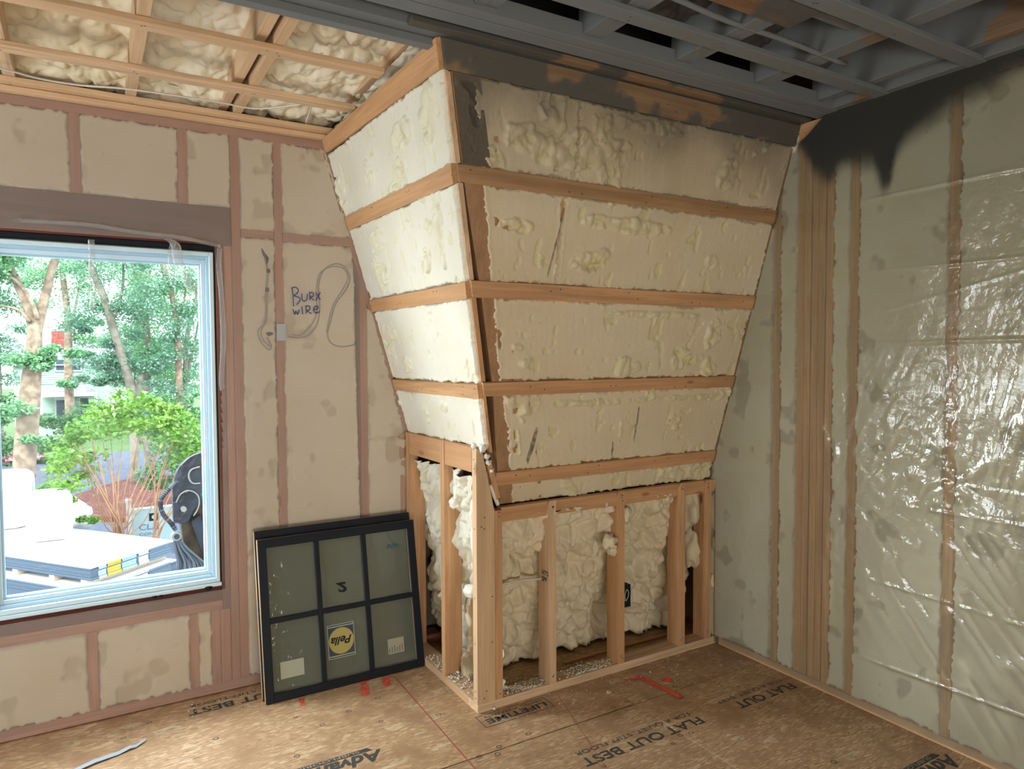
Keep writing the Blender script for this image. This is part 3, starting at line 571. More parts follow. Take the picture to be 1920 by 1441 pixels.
# room part (dark grey timber)
for (y0, y1, z0, z1, m) in ((2.148, 2.235, 2.607, 2.70, WGREY), (2.104, 2.146, 2.600, 2.618, WDK), (2.068, 2.100, 2.645, 2.70, WGREY), (2.003, 2.066, 2.602, 2.622, WGREY), (1.950, 1.997, 2.602, 2.66, WGREY)):
    box('ceiling_plate', (-3.0 if m is WGREY else .9, y0, z0), (XR + .1, y1, z1), m[0], ce)
box('soffit_board', (-3.0, 2.20, 2.58), (1.03, 2.24, 2.606), WGREY[0], ce)
for x in (-1.4, -.99, -.58, -.17, .24, .64, 1.035, 1.448, 1.868, 2.290):
    for k in (0, 1): box('joist', (x + .043 * k, -3.0, 2.62 + .002 * k), (x + .043 * k + .041, 1.97, 2.86), WGREY, ce)
box('joist', (2.68, -3.0, 2.62), (2.72, 1.97, 2.86), WGREY, ce)
for y0 in (1.716, 1.352, .985, .62, .25, -.12, -.5): box('strapping', (-3.0, y0, 2.600), (XR - .02, y0 + .066, 2.619), WGREY, ce)
box('splice_plate', (1.56, 1.40, 2.610), (1.995, 1.56, 2.622), wood('splice_brown', (.26, .15, .09), 0, .5, (.10, .10, .10)), ce)
box('blocking', (2.05, 1.50, 2.66), (2.30, 1.54, 2.86), WGREY, ce); box('rim_board', (2.79, -3.0, 2.605), (2.84, 2.0, 2.86), WGREY, ce)
tube('cable_ribbon', [(1.2, 1.62, 2.625), (1.5, 1.63, 2.632), (1.80, 1.645, 2.625), (2.1, 1.655, 2.632), (2.45, 1.66, 2.622)], .009, WGREY[0], ce)
for i, (x0, x1) in enumerate(((1.12, 1.448), (1.535, 1.868), (1.955, 2.29), (2.378, 2.68), (2.72, 2.80), (.73, 1.035))):
    foam('ceiling_foam', (x0, 1.40, 2.84), (x1, 1.40, 2.84), (x1, 1.965, 2.76), (x0, 1.965, 2.76), (0, -.2, -1), 'rawc', 320 + i, F_DARK, ce, du=.010, dv=.010, rag=(0, 0, 0, 0), amp=.75)
tube('ceiling_cable', [(-.6, 3.10, 2.592), (-.251, 3.192, 2.594), (-.133, 3.235, 2.594), (0, 3.242, 2.597), (.17, 3.19, 2.596), (.47, 3.18, 2.600), (.64, 3.18, 2.60), (.80, 3.06, 2.61), (.85, 3.10, 2.63), (.87, 3.26, 2.60)], .004, WHITEWIRE, ce)
tube('ceiling_cable', [(-.4, 3.24, 2.69), (-.125, 3.30, 2.69), (0, 3.32, 2.685), (.165, 3.29, 2.69), (.28, 3.30, 2.675), (.45, 3.31, 2.68), (.6, 3.30, 2.70)], .006, WHITEWIRE, ce)
# nail heads along battens and straps
V, F = [], []
rnd = random.Random(5)
def nailhead(P, n, r=.0035):
    n = np.array(n, float) / np.linalg.norm(n); a = np.cross(n, (.3, .5, .8)); a /= np.linalg.norm(a); b = np.cross(n, a); c = len(V); V.append(P + n * .0012)
    for k in range(6): V.append(P + n * .0008 + r * (math.cos(k * math.pi / 3) * a + math.sin(k * math.pi / 3) * b))
    for k in range(6): F.append([c, c + 1 + k, c + 1 + (k + 1) % 6])
for z, w in BZ:
    for x in (1.15, 1.20, 1.62, 1.68, 2.02, 2.07, 2.42, 2.48, 2.76):
        if x > hip(z)[0] + .02: nailhead(FR(x + rnd.uniform(-.02, .02), z + rnd.uniform(-.018, .018)) + NF * .019, NF)
for z in (2.2, 1.8, 1.4):
    for y in (2.66, 2.70, 3.05, 3.09, hip(z)[1] + .02): nailhead(CH(y + rnd.uniform(-.02, .02), z + rnd.uniform(-.018, .018)) + NC * .019, NC)
for x in (1.51, 1.79, 1.795, 2.19, 2.2, 2.59, 2.60, 2.78):
    for z in (.845, .865, .07): nailhead(np.array([x, YK, z + rnd.uniform(-.01, .01)]), (0, -1, 0))
for z in (.09, .06, 1.10, 1.06, .8, .5, .3): nailhead(np.array([XK + .045 + rnd.uniform(-.03, .03), YK, z if z < 1 else z - .25]), (0, -1, 0)); nailhead(np.array([XK, YK + .02, z]), (-1, 0, 0))
nh = mesh('nail_heads', V, F, NAIL, wb); nh['kind'] = 'stuff'
V, F = [], []
for y0 in (2.545, 2.972, 3.335):
    for x in (-.235, .17, .18, .555, .59, .60):
        nailhead(np.array([x, y0 + rnd.uniform(.015, .05), 2.600]), (0, 0, -1))
for y0 in (1.716, 1.352):
    for x in (1.06, 1.48, 1.49, 1.90, 1.91, 2.32, 2.33): nailhead(np.array([x, y0 + rnd.uniform(.015, .05), 2.600]), (0, 0, -1))
nh = mesh('nail_heads', V, F, NAIL, ce); nh['kind'] = 'stuff'

# ------------------------------------------------------------------ rest of the room shell, out of the picture
struct(box('wall_rear', (-3.1, -3.12, -.02), (3.0, -3.0, 2.9), F_WALL), 'plain wall behind the camera')
struct(multibox('wall_far', [((-1.92, -3.1, -.02), (-1.80, 1.9, 2.9)), ((-1.92, 1.9, -.02), (-1.80, 3.2, .75)), ((-1.92, 1.9, 2.25), (-1.80, 3.2, 2.9)), ((-1.92, 3.2, -.02), (-1.80, 3.575, 2.9))], F_WALL), 'far side wall with a wide window opening')  # unseen wall; its place and opening chosen to let in side light

# ------------------------------------------------------------------ clear film sheets
# right wall
ny, nz = 330, 420
yy, tt = np.meshgrid(np.linspace(0, 1, ny), np.linspace(0, 1, nz))
ztop = 2.615; Z = .012 + tt * (ztop - .012)
ylim = np.where(Z < .88, YK - .003, 2.165 + .312 * (2.6 - Z) - .016)
Y = ylim + (-.9 - ylim) * yy
Z = Z - .10 * sst(1.97, 2.16, Y) * sst(2.45, 2.6, Z)
h = .0045 + .006 * fbm(Y * 3.2, Z * 3.0, 3) + .004 * (fbm(Y * 14, Z * 9, 5) - .5)
for zc, am, ya, yb in ((2.19, .0025, -1, 1.9), (1.885, .0025, -1, 2.2), (1.588, .0028, -1, 1.88), (.925, .002, -1, 1.72), (.577, .0026, -1, 1.85), (.242, .0028, -1, 1.85)):
    zz = zc + .004 * np.sin(Y * 5 + zc * 9); h = h + 2.2 * am * np.exp(-((Z - zz) / .005) ** 2) * sst(yb, yb - .15, Y) + am * 1.2 * sst(-.02, .02, Z - zz) * sst(.05, .02, np.abs(Z - zz)) * .4
h = h + .0025 * np.exp(-(((Z - (1.69 + (1.85 - Y) * .23)) / .004) ** 2)) * sst(1.88, 1.8, Y) * sst(1.0, 1.3, Y)
# star of creases around a staple
dy, dz = Y - 1.431, Z - 1.048; r = np.hypot(dy, dz); th = np.arctan2(dz, dy)
h = h + .011 * (vn(th * 3.2 + 20, r * 0, 8) + .5 * vn(th * 7 + 60, r * 0, 9) - .7) * np.exp(-r / .15) * sst(0, .02, r)
# diagonal pull creases
def crease(ang, f, s, reg, am):
    c, s_ = math.cos(ang), math.sin(ang); a = (Y * c + Z * s_); b = (-Y * s_ + Z * c)
    q = vn(a * f * .16, b * f, s); return am * np.abs(q - .5) * 2 * reg
reg1 = np.exp(-(((Y - 1.66) / .22) ** 2) - ((Z - 1.2) / .30) ** 2); h = h - crease(math.radians(-62), 46, 11, reg1, .012)
h = h - crease(math.radians(-85), 60, 12, reg1, .006)
reg2 = np.exp(-(((Y - 1.25) / .45) ** 2) - ((Z - .55) / .40) ** 2) + np.exp(-(((Y - 1.7) / .25) ** 2) - ((Z - .72) / .20) ** 2); h = h - crease(math.radians(52), 26, 15, reg2, .013)
reg3 = np.exp(-(((Y - 1.2) / .3) ** 2) - ((Z - 1.15) / .35) ** 2); h = h - crease(math.radians(-78), 34, 17, reg3, .009)
reg4 = np.exp(-(((Y - 1.93) / .05) ** 2)) * sst(.3, .6, Z) * sst(1.6, 1.3, Z); h = h - crease(math.radians(88), 40, 18, reg4, .010)
zb = np.interp(Y, [-.9, 1.24, 1.47, 1.52, 1.65, 1.685, 1.715, 1.74, 1.79, 1.88, 1.93, 1.99, 2.06, 2.16, 2.4], [2.58, 2.54, 2.49, 2.46, 2.40, 2.36, 2.23, 2.21, 2.33, 2.35, 2.35, 2.30, 2.36, 2.52, 2.60])
darken = .97 * sst(-.06, .08, Z - zb + .05 * (fbm(Y * 12, Z * 12, 60) - .5))  # film turns dark and opaque above this irregular outline
h = np.maximum(h, .0015); P = np.stack([XR - .006 - h, Y, Z], -1)
fr = mesh('film_sheet', P.reshape(-1, 3), gridfaces(ny, nz), FILM_R, None, smooth=True, attr={'darken': darken.ravel()})
tag(fr, 'glossy wrinkled clear plastic film stapled over the whole right wall', 'plastic film')
# window wall
nx, nz = 330, 300
xx, tt = np.meshgrid(np.linspace(0, 1, nx), np.linspace(0, 1, nz)); Z = .01 + tt * 2.565
xlim = np.where(Z < 1.13, 1.392, 1.013 + .295 * (2.56 - Z) - .012); X = -1.3 + (xlim + 1.3) * xx
h = .007 + .009 * fbm(X * 3, Z * 3, 13) + .003 * (fbm(X * 16, Z * 12, 15) - .5)
c = 1 / math.sqrt(2); a = (X * c - Z * c); b = X * c + Z * c; h = h + .012 * np.abs(vn(a * 2.5, b * 16, 21) - .5) * np.exp(-((X - .2) / .3) ** 2 - ((Z - .25) / .22) ** 2)
P = np.stack([X, YW - .0065 - h, Z], -1).reshape(-1, 3); fc = gridfaces(nx, nz); cen = P[fc].mean(1)
hole = (cen[:, 0] > WX0 - .03) & (cen[:, 0] < WX1 + .018) & (cen[:, 2] > .478) & (cen[:, 2] < 2.05); fc = fc[~hole]
fl = mesh('film_sheet', P, fc, FILM_L, None, smooth=True)
tag(fl, 'hazy clear plastic film stretched over the window wall with handwriting on it', 'plastic film')
# handwriting
def stroke(pts, parent, mat=BLUEINK, r=.0022, y=YW - .0235):
    return tube('handwriting', [(x, y, z) for x, z in pts], r, mat, parent, 5, 4)
for s in ([(.832, 1.868), (.836, 1.83), (.838, 1.78)], [(.828, 1.866), (.850, 1.870), (.862, 1.856), (.850, 1.838), (.840, 1.830), (.866, 1.822), (.868, 1.808), (.852, 1.788)],
          [(.878, 1.842), (.879, 1.815), (.888, 1.806), (.900, 1.815), (.904, 1.842)], [(.914, 1.848), (.916, 1.812)], [(.912, 1.848), (.930, 1.848), (.932, 1.832), (.918, 1.826), (.936, 1.812)],
          [(.944, 1.850), (.966, 1.816)], [(.966, 1.852), (.944, 1.812)],
          [(.834, 1.768), (.842, 1.742), (.848, 1.758), (.856, 1.742), (.864, 1.764)], [(.876, 1.782), (.880, 1.744)], [(.896, 1.784), (.897, 1.748)], [(.894, 1.784), (.914, 1.782), (.912, 1.766), (.900, 1.762), (.922, 1.748)],
          [(.932, 1.766), (.950, 1.772), (.952, 1.784), (.938, 1.782), (.932, 1.764), (.942, 1.752), (.962, 1.758)]):
    stroke(s, fl)
# wires held behind the film
yf = YW - .0085
c1 = thing('low_voltage_wire', 'thin pale wire with black taped tip hanging beside the stud, left of the writing', 'wire', (.71, yf, 1.58))
tube('wire_strand', [(.712, yf, 2.0), (.722, yf, 1.94), (.715, yf, 1.855), (.712, yf, 1.76), (.704, yf, 1.70), (.676, yf, 1.662), (.690, yf, 1.61), (.722, yf, 1.575), (.735, yf, 1.592), (.715, yf, 1.635)], .003, GREYWIRE, c1, 6)
tube('wire_strand', [(.718, yf, 2.0), (.728, yf, 1.94), (.722, yf, 1.855), (.720, yf, 1.76), (.714, yf, 1.71), (.690, yf, 1.662), (.700, yf, 1.62), (.728, yf, 1.590)], .003, GREYWIRE, c1, 6)
tube('wire_tip', [(.700, yf, 2.045), (.710, yf, 2.02), (.722, yf, 2.0), (.722, yf, 1.975)], [.002, .007, .009, .004], BLACK, c1)
for z in (1.943, 1.855): box('wire_tie', (.713 + (z - 1.855) * .08, yf - .006, z - .009), (.729 + (z - 1.855) * .08, yf + .003, z + .009), BLACK, c1)
c2 = thing('looped_cable', 'long looped pale cable held under the film, right of the handwriting', 'cable', (1.0, yf, 1.60))
tube('cable', [(.815, yf, 1.638), (.86, yf, 1.632), (.91, yf, 1.645), (.952, yf, 1.70), (.966, yf, 1.78), (.962, yf, 1.88), (.985, yf, 1.955), (1.04, yf, 1.993), (1.09, yf, 1.985), (1.118, yf, 1.935), (1.10, yf, 1.875), (1.045, yf, 1.80), (1.02, yf, 1.72), (1.003, yf, 1.65), (1.02, yf, 1.607), (1.07, yf, 1.590), (1.14, yf, 1.60)], .0035, GREYWIRE, c2, 6)
tube('cable', [(.83, yf, 1.648), (.87, yf, 1.645), (.92, yf, 1.69), (.952, yf, 1.76), (.950, yf, 1.86), (.97, yf, 1.945), (1.03, yf, 1.980), (1.085, yf, 1.975), (1.107, yf, 1.935), (1.09, yf, 1.885), (1.035, yf, 1.80), (1.01, yf, 1.72), (.998, yf, 1.66)], .003, GREYWIRE, c2, 6)
tube('cable_end', [(1.14, yf, 1.615), (1.145, yf, 1.60), (1.15, yf, 1.583)], .005, NAIL, c2)
tag(box('duct_tape_patch', (.757, YW - .0255, 1.618), (.800, YW - .0248, 1.697), SILVER, None, .0002), 'small grey tape patch stuck on the stud below the handwriting', 'tape')
prism('foam_hole', [(.708, YW - .004, 1.655), (.730, YW - .004, 1.66), (.756, YW - .004, 1.652), (.735, YW - .004, 1.642), (.722, YW - .004, 1.638)], (0, .002, 0), NAIL, wl)
# tape round the window
def ribbon(name, pts, w, mat, label, wdir=(1, 0, 0), group=None):
    P = catmull(pts, 6); V = []
    for i, p in enumerate(P):
        for s in (-1, 1): V.append(p + np.array(wdir) * w * .5 * s)
        for s in (1, -1): V.append(p + np.array(wdir) * w * .5 * s + np.array((0, .0008, 0)))
    n = len(P); F = [[4 * i + k, 4 * i + (k + 1) % 4, 4 * i + 4 + (k + 1) % 4, 4 * i + 4 + k] for i in range(n - 1) for k in range(4)] + [[0, 1, 2, 3], [4 * n - 4, 4 * n - 3, 4 * n - 2, 4 * n - 1]]
    return tag(mesh(name, V, F, mat, None, smooth=True), label, 'tape', group)
ribbon('tape_strip', [(.02, YW - .022, 2.03), (.020, YW - .018, 1.96), (.018, YW - .010, 1.88), (.022, YW - .016, 1.80), (.014, YW - .012, 1.74)], .022, TAPE, 'narrow clear tape strip dangling over the middle of the window head')
ribbon('tape_strip', [(.30, YW - .024, 2.06), (.335, YW - .03, 2.03), (.345, YW - .02, 1.96), (.375, YW - .012, 1.90), (.40, YW - .02, 1.83)], .040, TAPE, 'wide curled clear tape hanging at the top right of the window')
ribbon('tape_strip', [(.33, YW - .022, 2.05), (.315, YW - .024, 1.99), (.32, YW - .012, 1.93), (.318, YW - .018, 1.87)], .022, TAPE, 'short clear tape tail beside the wide curled tape')
ribbon('tape_strip', [(.515, YW - .020, 2.03), (.510, YW - .026, 1.95), (.520, YW - .020, 1.80), (.522, YW - .024, 1.62), (.512, YW - .020, 1.45), (.515, YW - .020, 1.39)], .022, TAPE, 'long clear tape strip running down the jamb right of the window')
ribbon('tape_strip', [(-.25, YW - .020, 2.085), (0, YW - .024, 2.09), (.18, YW - .022, 2.075), (.36, YW - .026, 2.065), (.52, YW - .022, 2.04)], .018, TAPE, 'crinkled clear tape along the dark header above the window', (0, 0, 1))

# ------------------------------------------------------------------ two window sashes leaning on the wall
TH = math.radians(10.2); SU = np.array([1, 0, 0]); SV = np.array([0, math.sin(TH), math.cos(TH)]); SN = np.array([0, -math.cos(TH), math.sin(TH)])
def sash(name, label, u0, u1, v1, w1, detail, v0=0.004):
    O = np.array([0, 3.190, 0.0]); t = thing(name, label, 'window sash', (u0, 3.190, 0))
    def sb(nm, a0, a1, b0, b1, c0, c1, mat, parent=t, ch=.0015): return obox(nm, O + SU * a0 + SV * b0 + SN * c0, SU * (a1 - a0), SV * (b1 - b0), SN * (c1 - c0), mat, parent, ch)
    fw = .036; ft = .040
    for a0, a1, b0, b1 in ((u0, u0 + fw, v0, v1), (u1 - fw, u1, v0, v1)):
        sb('stile', a0, a1, b0, b1, w1 - .014, w1, BLACK); sb('stile_core', a0 + .001, a1 - .001, b0 + .001, b1 - .001, w1 - .040, w1 - .0145, WPALE[2])
    for b0, b1 in ((v0, v0 + fw), (v1 - ft, v1)):
        sb('rail', u0 + fw, u1 - fw, b0, b1, w1 - .014, w1, BLACK); sb('rail_core', u0 + fw, u1 - fw, b0 + .001, b1 - .001, w1 - .040, w1 - .0145, WPALE[0])
    pw = (u1 - u0 - 2 * fw)
    for k in (1, 2): sb('muntin', u0 + fw + pw * k / 3 - .011, u0 + fw + pw * k / 3 + .011, v0 + fw, v1 - ft, w1 - .018, w1 - .003, BLACK)
    vm = v0 + fw + (v1 - ft - v0 - fw) * .49
    for k in range(3): sb('muntin', u0 + fw + pw * k / 3 + .011 * (k > 0), u0 + fw + pw * (k + 1) / 3 - .011 * (k < 2), vm - .011, vm + .011, w1 - .018, w1 - .003, BLACK)
    sb('glass_pane', u0 + fw, u1 - fw, v0 + fw, v1 - ft, w1 - .024, w1 - .020, SASHGLASS, ch=.0005)
    if detail:
        wq = w1 - .0185
        def sq(nm, a0, a1, b0, b1, c, mat, th=.0006): return sb(nm, a0, a1, b0, b1, c, c + th, mat, ch=.0001)
        PALE = plain('sticker_pale', (.42, .44, .36), .7); NAVY = plain('sticker_navy', (.03, .05, .075), .6); YEL = plain('sticker_yellow', (.42, .36, .12), .6)
        sq('sticker', .706, .812, .092, .166, wq, plain('sticker_plain', (.40, .43, .34), .7)); sq('sticker', .927, 1.056, .128, .283, wq, PALE)
        sq('sticker_field', .930, 1.053, .131, .1365, wq + .0007, NAVY, .0002); sq('sticker_field', .930, 1.053, .2745, .280, wq + .0007, NAVY, .0002); sq('sticker_field', .930, 1.053, .141, .270, wq + .0007, NAVY, .0002)
        cx, cv, rr = .9915, .2055, .060; V = [O + SU * (cx + rr * math.cos(k * math.pi / 18)) + SV * (cv + rr * math.sin(k * math.pi / 18)) + SN * (wq + .0012) for k in range(36)]
        mesh('sticker_disc', V, [list(range(36))], YEL, t)
        text('sticker_lettering', 'Pella', .050, O + SU * (cx + .050) + SV * (cv + .018) + SN * (wq + .0016), -SU, -SV, BLACK, t, .35, .0012, width=.10)
        sq('label_sheet', 1.218, 1.302, .090, .162, wq, plain('label_grey', (.36, .36, .28), .7))
        for k in range(6): sq('label_print', 1.224 + k * .013, 1.228 + k * .013, .096, .118 + .006 * (k % 3), wq + .0007, plain('label_ink', (.12, .12, .1), .8), .0002)
        text('marker_numeral', '2', .062, O + SU * .982 + SV * .470 + SN * (wq + .0002), SU, -SV, BLACK, t, .2, .002, width=.052)
        tube('marker_smudge', [O + SU * (1.25 + .012 * k) + SV * (.60 + .012 * (k % 2)) + SN * wq for k in range(6)], .004, plain('teal_marker', (.03, .14, .15), .6), t, 5, 3)
    return t
sash('window_sash', 'black six-pane window sash with yellow round sticker leaning in front', .634, 1.396, .722, 0.0, True)
sash('window_sash', 'second black window sash leaning behind the stickered one, taller at the top', .630, 1.388, .760, -.0415, False)

# ------------------------------------------------------------------ small things
eb = thing('electrical_box', 'black plastic electrical outlet box on the third knee wall stud', 'electrical box', (2.215, 2.68, .27))
multibox('box_shell', [((2.2145, 2.66, .30), (2.27, 2.664, .41)), ((2.2145, 2.60 + .06, .30), (2.2175, 2.72, .41)), ((2.267, 2.66, .30), (2.27, 2.72, .41)), ((2.2145, 2.66, .407), (2.27, 2.72, .41)), ((2.2145, 2.66, .30), (2.27, 2.72, .303)), ((2.2145, 2.716, .30), (2.27, 2.72, .41))], BLACK, eb)
tube('wire_loop', [(2.225, 2.657, .335), (2.245, 2.655, .345), (2.252, 2.655, .37), (2.243, 2.655, .39), (2.232, 2.655, .375), (2.23, 2.656, .35), (2.24, 2.656, .332)], .0015, WHITEWIRE, eb, 5)
tag(tube('wall_cable', [(1.515, 2.73, .505), (1.60, 2.72, .515), (1.70, 2.715, .515), (1.775, 2.71, .508)], .006, WHITEWIRE), 'short white cable crossing the first bay of the knee wall', 'cable')
stampz = text('stamp', 'HTS\nSPF', .030, (1.7705, 2.700, .535), (0, -1, 0), (0, 0, 1), INK, wb, bold=.001, width=.055)
# foam blobs
def blob(name, c, r, mat, parent=None, seed=1, sub=3, sq=(1, 1, 1), am=.3, label=None):
    import bmesh
    from mathutils import noise as mn
    bm = bmesh.new(); bmesh.ops.create_icosphere(bm, subdivisions=sub, radius=1)
    V = []
    for v in bm.verts:
        n = mn.noise(v.co * 1.7 + Vector((seed * 3.1, seed, 0))); q = v.co * (1 + am * n); V.append((c[0] + q.x * r * sq[0], c[1] + q.y * r * sq[1], c[2] + q.z * r * sq[2]))
    F = [[v.index for v in f.verts] for f in bm.faces]; bm.free()
    return mesh(name, V, F, mat, parent, smooth=True, label=label)
WHF = foam_mat('white_foam', (.86, .85, .80), (.8, .78, .62))
blob('foam_lump', (XK + .035, 2.745, .50), .036, WHF, ws, 3, sq=(1.1, 1.4, .8))
for i, (x, y, z, r, q) in enumerate(((1.45, 2.91, .985, .030, (.7, 1, 1.6)), (1.44, 2.90, .91, .026, (.8, 1, 1.6)), (1.43, 2.905, .865, .028, (.8, 1.1, .9)), (1.45, 2.86, .96, .03, (.8, 1.3, .8)), (1.455, 2.81, .95, .03, (.8, 1.2, .9)), (1.46, 2.76, .95, .035, (.8, 1.1, 1)), (1.455, 2.72, .86, .045, (.8, .9, 2.0)), (1.46, 2.72, .70, .045, (.8, .9, 2.4)), (1.47, 2.71, .55, .04, (.9, .9, 2)))):
    blob('foam_lump', (x, y, z), r, WHF, ws, 10 + i, sq=q, am=.6)
for i, (x, y, z, r, q) in enumerate(((2.235, 2.66, .76, .030, (1, .8, 1.3)), (2.14, 2.665, .64, .035, (1, .8, 1.1)), (2.165, 2.67, .60, .03, (1, .8, 1)), (2.72, 2.72, .72, .06, (.7, 1, 1.7)), (2.74, 2.72, .50, .05, (.7, 1, 2)), (2.82, 2.66, .34, .02, (.6, 1, 2.2)))):
    blob('foam_lump', (x, y, z), r, F_RAW, wb, 40 + i, sq=q, am=.6)
for i, (x, y, z, r) in enumerate(((1.425, 2.628, 1.150, .016), (1.445, 2.632, 1.115, .012), (1.455, 2.630, 1.085, .012), (1.440, 2.65, 1.155, .015), (1.470, 2.632, 1.05, .010), (1.40, 2.66, 1.158, .013))): blob('foam_scrap', (x, y, z), r, WHF, ws, 70 + i, am=.9, sub=2)
prism('wood_splinter', [(1.452, 2.635, 1.07), (1.47, 2.635, 1.09), (1.515, 2.635, .93), (1.50, 2.635, .92)], (0, .02, 0), WOOD[2], ws)
tube('foam_rod', [(1.476, 2.655, .985), (1.495, 2.655, .94), (1.514, 2.655, .893)], [.009, .012, .009], WHF, ws, 8)
# crumbs of foam
def crumbs(name, pts, mat, label):
    V, F = [], []
    base = [(0, 0, 1), (0, 0, -1)] + [(math.cos(k * math.pi / 2.5), math.sin(k * math.pi / 2.5), 0) for k in range(5)]
    for x, y, z, r in pts:
        c = len(V); V += [(x + b[0] * r, y + b[1] * r, z + r * .85 + b[2] * r * .85) for b in base]
        for k in range(5): F += [[c, c + 2 + k, c + 2 + (k + 1) % 5], [c + 1, c + 2 + (k + 1) % 5, c + 2 + k]]
    o = mesh(name, V, F, mat, None, smooth=True); o['kind'] = 'stuff'; o['label'] = label; o['category'] = 'foam crumbs'; return o
rnd = random.Random(9); pts = []
for i in range(320): pts.append((rnd.uniform(1.53, 1.77), YK + rnd.uniform(.012, .085), .038, rnd.choice((.0012, .0018, .0025, .004))))
for i in range(520): pts.append((rnd.gauss(2.03, .07), YK + rnd.uniform(.01, .085), .038, rnd.choice((.0012, .0018, .003, .005))))
for i in range(260): pts.append((XK + rnd.uniform(.005, .085), rnd.uniform(2.73, 3.2), .038, rnd.choice((.0015, .0025, .004, .006))))
for i in range(60): pts.append((rnd.uniform(1.5, 2.7), YK - abs(rnd.gauss(0, .12)) - .005, .0, rnd.choice((.0012, .002, .003))))
for i in range(25): pts.append((rnd.uniform(.1, 1.3), rnd.uniform(3.25, 3.40), .0, rnd.choice((.002, .003, .004))))
pts += [(1.575, 2.70, .038, .012), (1.56, 2.66, .038, .008), (1.46, 2.95, .038, .012), (1.435, 2.90, .038, .009), (2.30, 2.55, 0, .005), (1.475, 2.63, 0, .010), (2.0, 2.50, 0, .006)]
for i in range(240): pts.append((rnd.uniform(1.53, 2.1), rnd.uniform(2.73, 2.82), 0, rnd.choice((.003, .005, .007))))
crumbs('foam_crumbs', [p for p in pts if p[0] < 2.8], WHF, 'white foam crumbs scattered on the knee wall plates and floor')
pl = [(-.10, 3.045), (-.02, 3.075), (.06, 3.098), (.10, 3.115), (.12, 3.118), (.155, 3.145)]
V = []
for i, (x, y) in enumerate(pl):
    w = (.010, .012, .011, .010, .009, .004)[i]; zz = .003 + .004 * (i % 2)
    V += [(x, y - w, zz), (x, y + w, zz + .002), (x, y + w, zz + .0035), (x, y - w, zz + .0015)]
F = [[4 * i + k, 4 * i + (k + 1) % 4, 4 * i + 4 + (k + 1) % 4, 4 * i + 4 + k] for i in range(len(pl) - 1) for k in range(4)] + [[0, 1, 2, 3], [20, 21, 22, 23]]
tag(mesh('plastic_strip', V, F, STRIP), 'crumpled blue-grey plastic strip lying on the floor at lower left', 'plastic strip')
tag(multibox('wood_offcut', [((1.99, 2.485, 0), (2.01, 2.50, .008))], WPALE[0]), 'tiny pale wood offcut on the floor before the knee wall', 'offcut')

# ------------------------------------------------------------------ outdoors
GZ0 = -1.7
LAWN = plain('lawn', (.07, .15, .04), .9, var=.3, vs=3); ASPH = plain('asphalt', (.085, .105, .16), .85, var=.12, vs=8); MULCH = plain('mulch', (.12, .035, .03), .95, var=.45, vs=14)
struct(mesh('ground', [(-60, 3.9, GZ0), (60, 3.9, GZ0), (60, 90, GZ0), (-60, 90, GZ0)], [[0, 1, 2, 3]], LAWN), 'green lawn outside the window')
struct(box('driveway', (-14, 4.5, GZ0), (16, 27.5, GZ0 + .02), ASPH), 'blue-grey asphalt driveway')
V = [(-.6, 18.4), (.0, 16.0), (1.2, 15.0), (6, 14.8), (9, 19), (4, 21), (.6, 20.4)]
struct(prism('mulch_bed', [(x, y, GZ0 + .02) for x, y in V], (0, 0, .10), MULCH), 'red-brown mulch bed by the driveway')
def leaves(name, cents, per, size, mat, parent, seed, spread=1.0, droop=.3, flat=False):
    rs = np.random.RandomState(seed); n = len(cents) * per; C = np.repeat(np.array([c[:3] for c in cents], float), per, 0); R = np.repeat(np.array([c[3] for c in cents], float), per)
    d = rs.normal(size=(n, 3)); d /= np.linalg.norm(d, axis=1)[:, None]; p = C + d * (R * rs.uniform(.05, 1.0, n) ** .55)[:, None] * np.array([1.1, 1, .58])
    t = rs.normal(size=(n, 3)); t[:, 2] = t[:, 2] * .5 - droop; t /= np.linalg.norm(t, axis=1)[:, None]
    s = np.cross(t, rs.normal(size=(n, 3)) * .5 + np.array([0, 0, 1.0])); s /= np.linalg.norm(s, axis=1)[:, None] + 1e-9
    ln = (size * rs.uniform(.7, 1.3, n))[:, None]; wd = ln * .30
    V = np.stack([p - t * ln * .5, p + s * wd, p + t * ln * .5, p - s * wd], 1).reshape(-1, 3); F = np.arange(n * 4).reshape(-1, 4)
    o = mesh(name, V, F, mat, parent); return o
def leaf_mat(name, c, c2):
    m, nt, out = nodes(name); v = coords(nt); f = noise(nt, v, 2.2, 3); f2 = noise(nt, v, 30, 1)
    col = mixc(nt, ramp(nt, f, .35, .65), c, c2); col = mixc(nt, ramp(nt, f2, .35, .7), col, tuple(x * .5 for x in c))
    d = N(nt, 'ShaderNodeBsdfDiffuse'); L(nt, col, d.inputs[0]); t = N(nt, 'ShaderNodeBsdfTranslucent'); L(nt, col, t.inputs[0])
    g = N(nt, 'ShaderNodeBsdfGlossy'); g.inputs['Roughness'].default_value = .4
    m1 = N(nt, 'ShaderNodeMixShader'); m1.inputs[0].default_value = .4; L(nt, d.outputs[0], m1.inputs[1]); L(nt, t.outputs[0], m1.inputs[2])
    m2 = N(nt, 'ShaderNodeMixShader'); m2.inputs[0].default_value = .06; L(nt, m1.outputs[0], m2.inputs[1]); L(nt, g.outputs[0], m2.inputs[2]); L(nt, m2.outputs[0], out.inputs[0]); return m
LF1 = leaf_mat('tree_leaf', (.24, .55, .27), (.40, .72, .40)); LF2 = leaf_mat('far_leaf', (.24, .50, .32), (.38, .62, .48)); LF3 = leaf_mat('shrub_leaf', (.12, .34, .045), (.30, .54, .07)); LF4 = leaf_mat('dark_shrub_leaf', (.08, .26, .10), (.14, .36, .14))
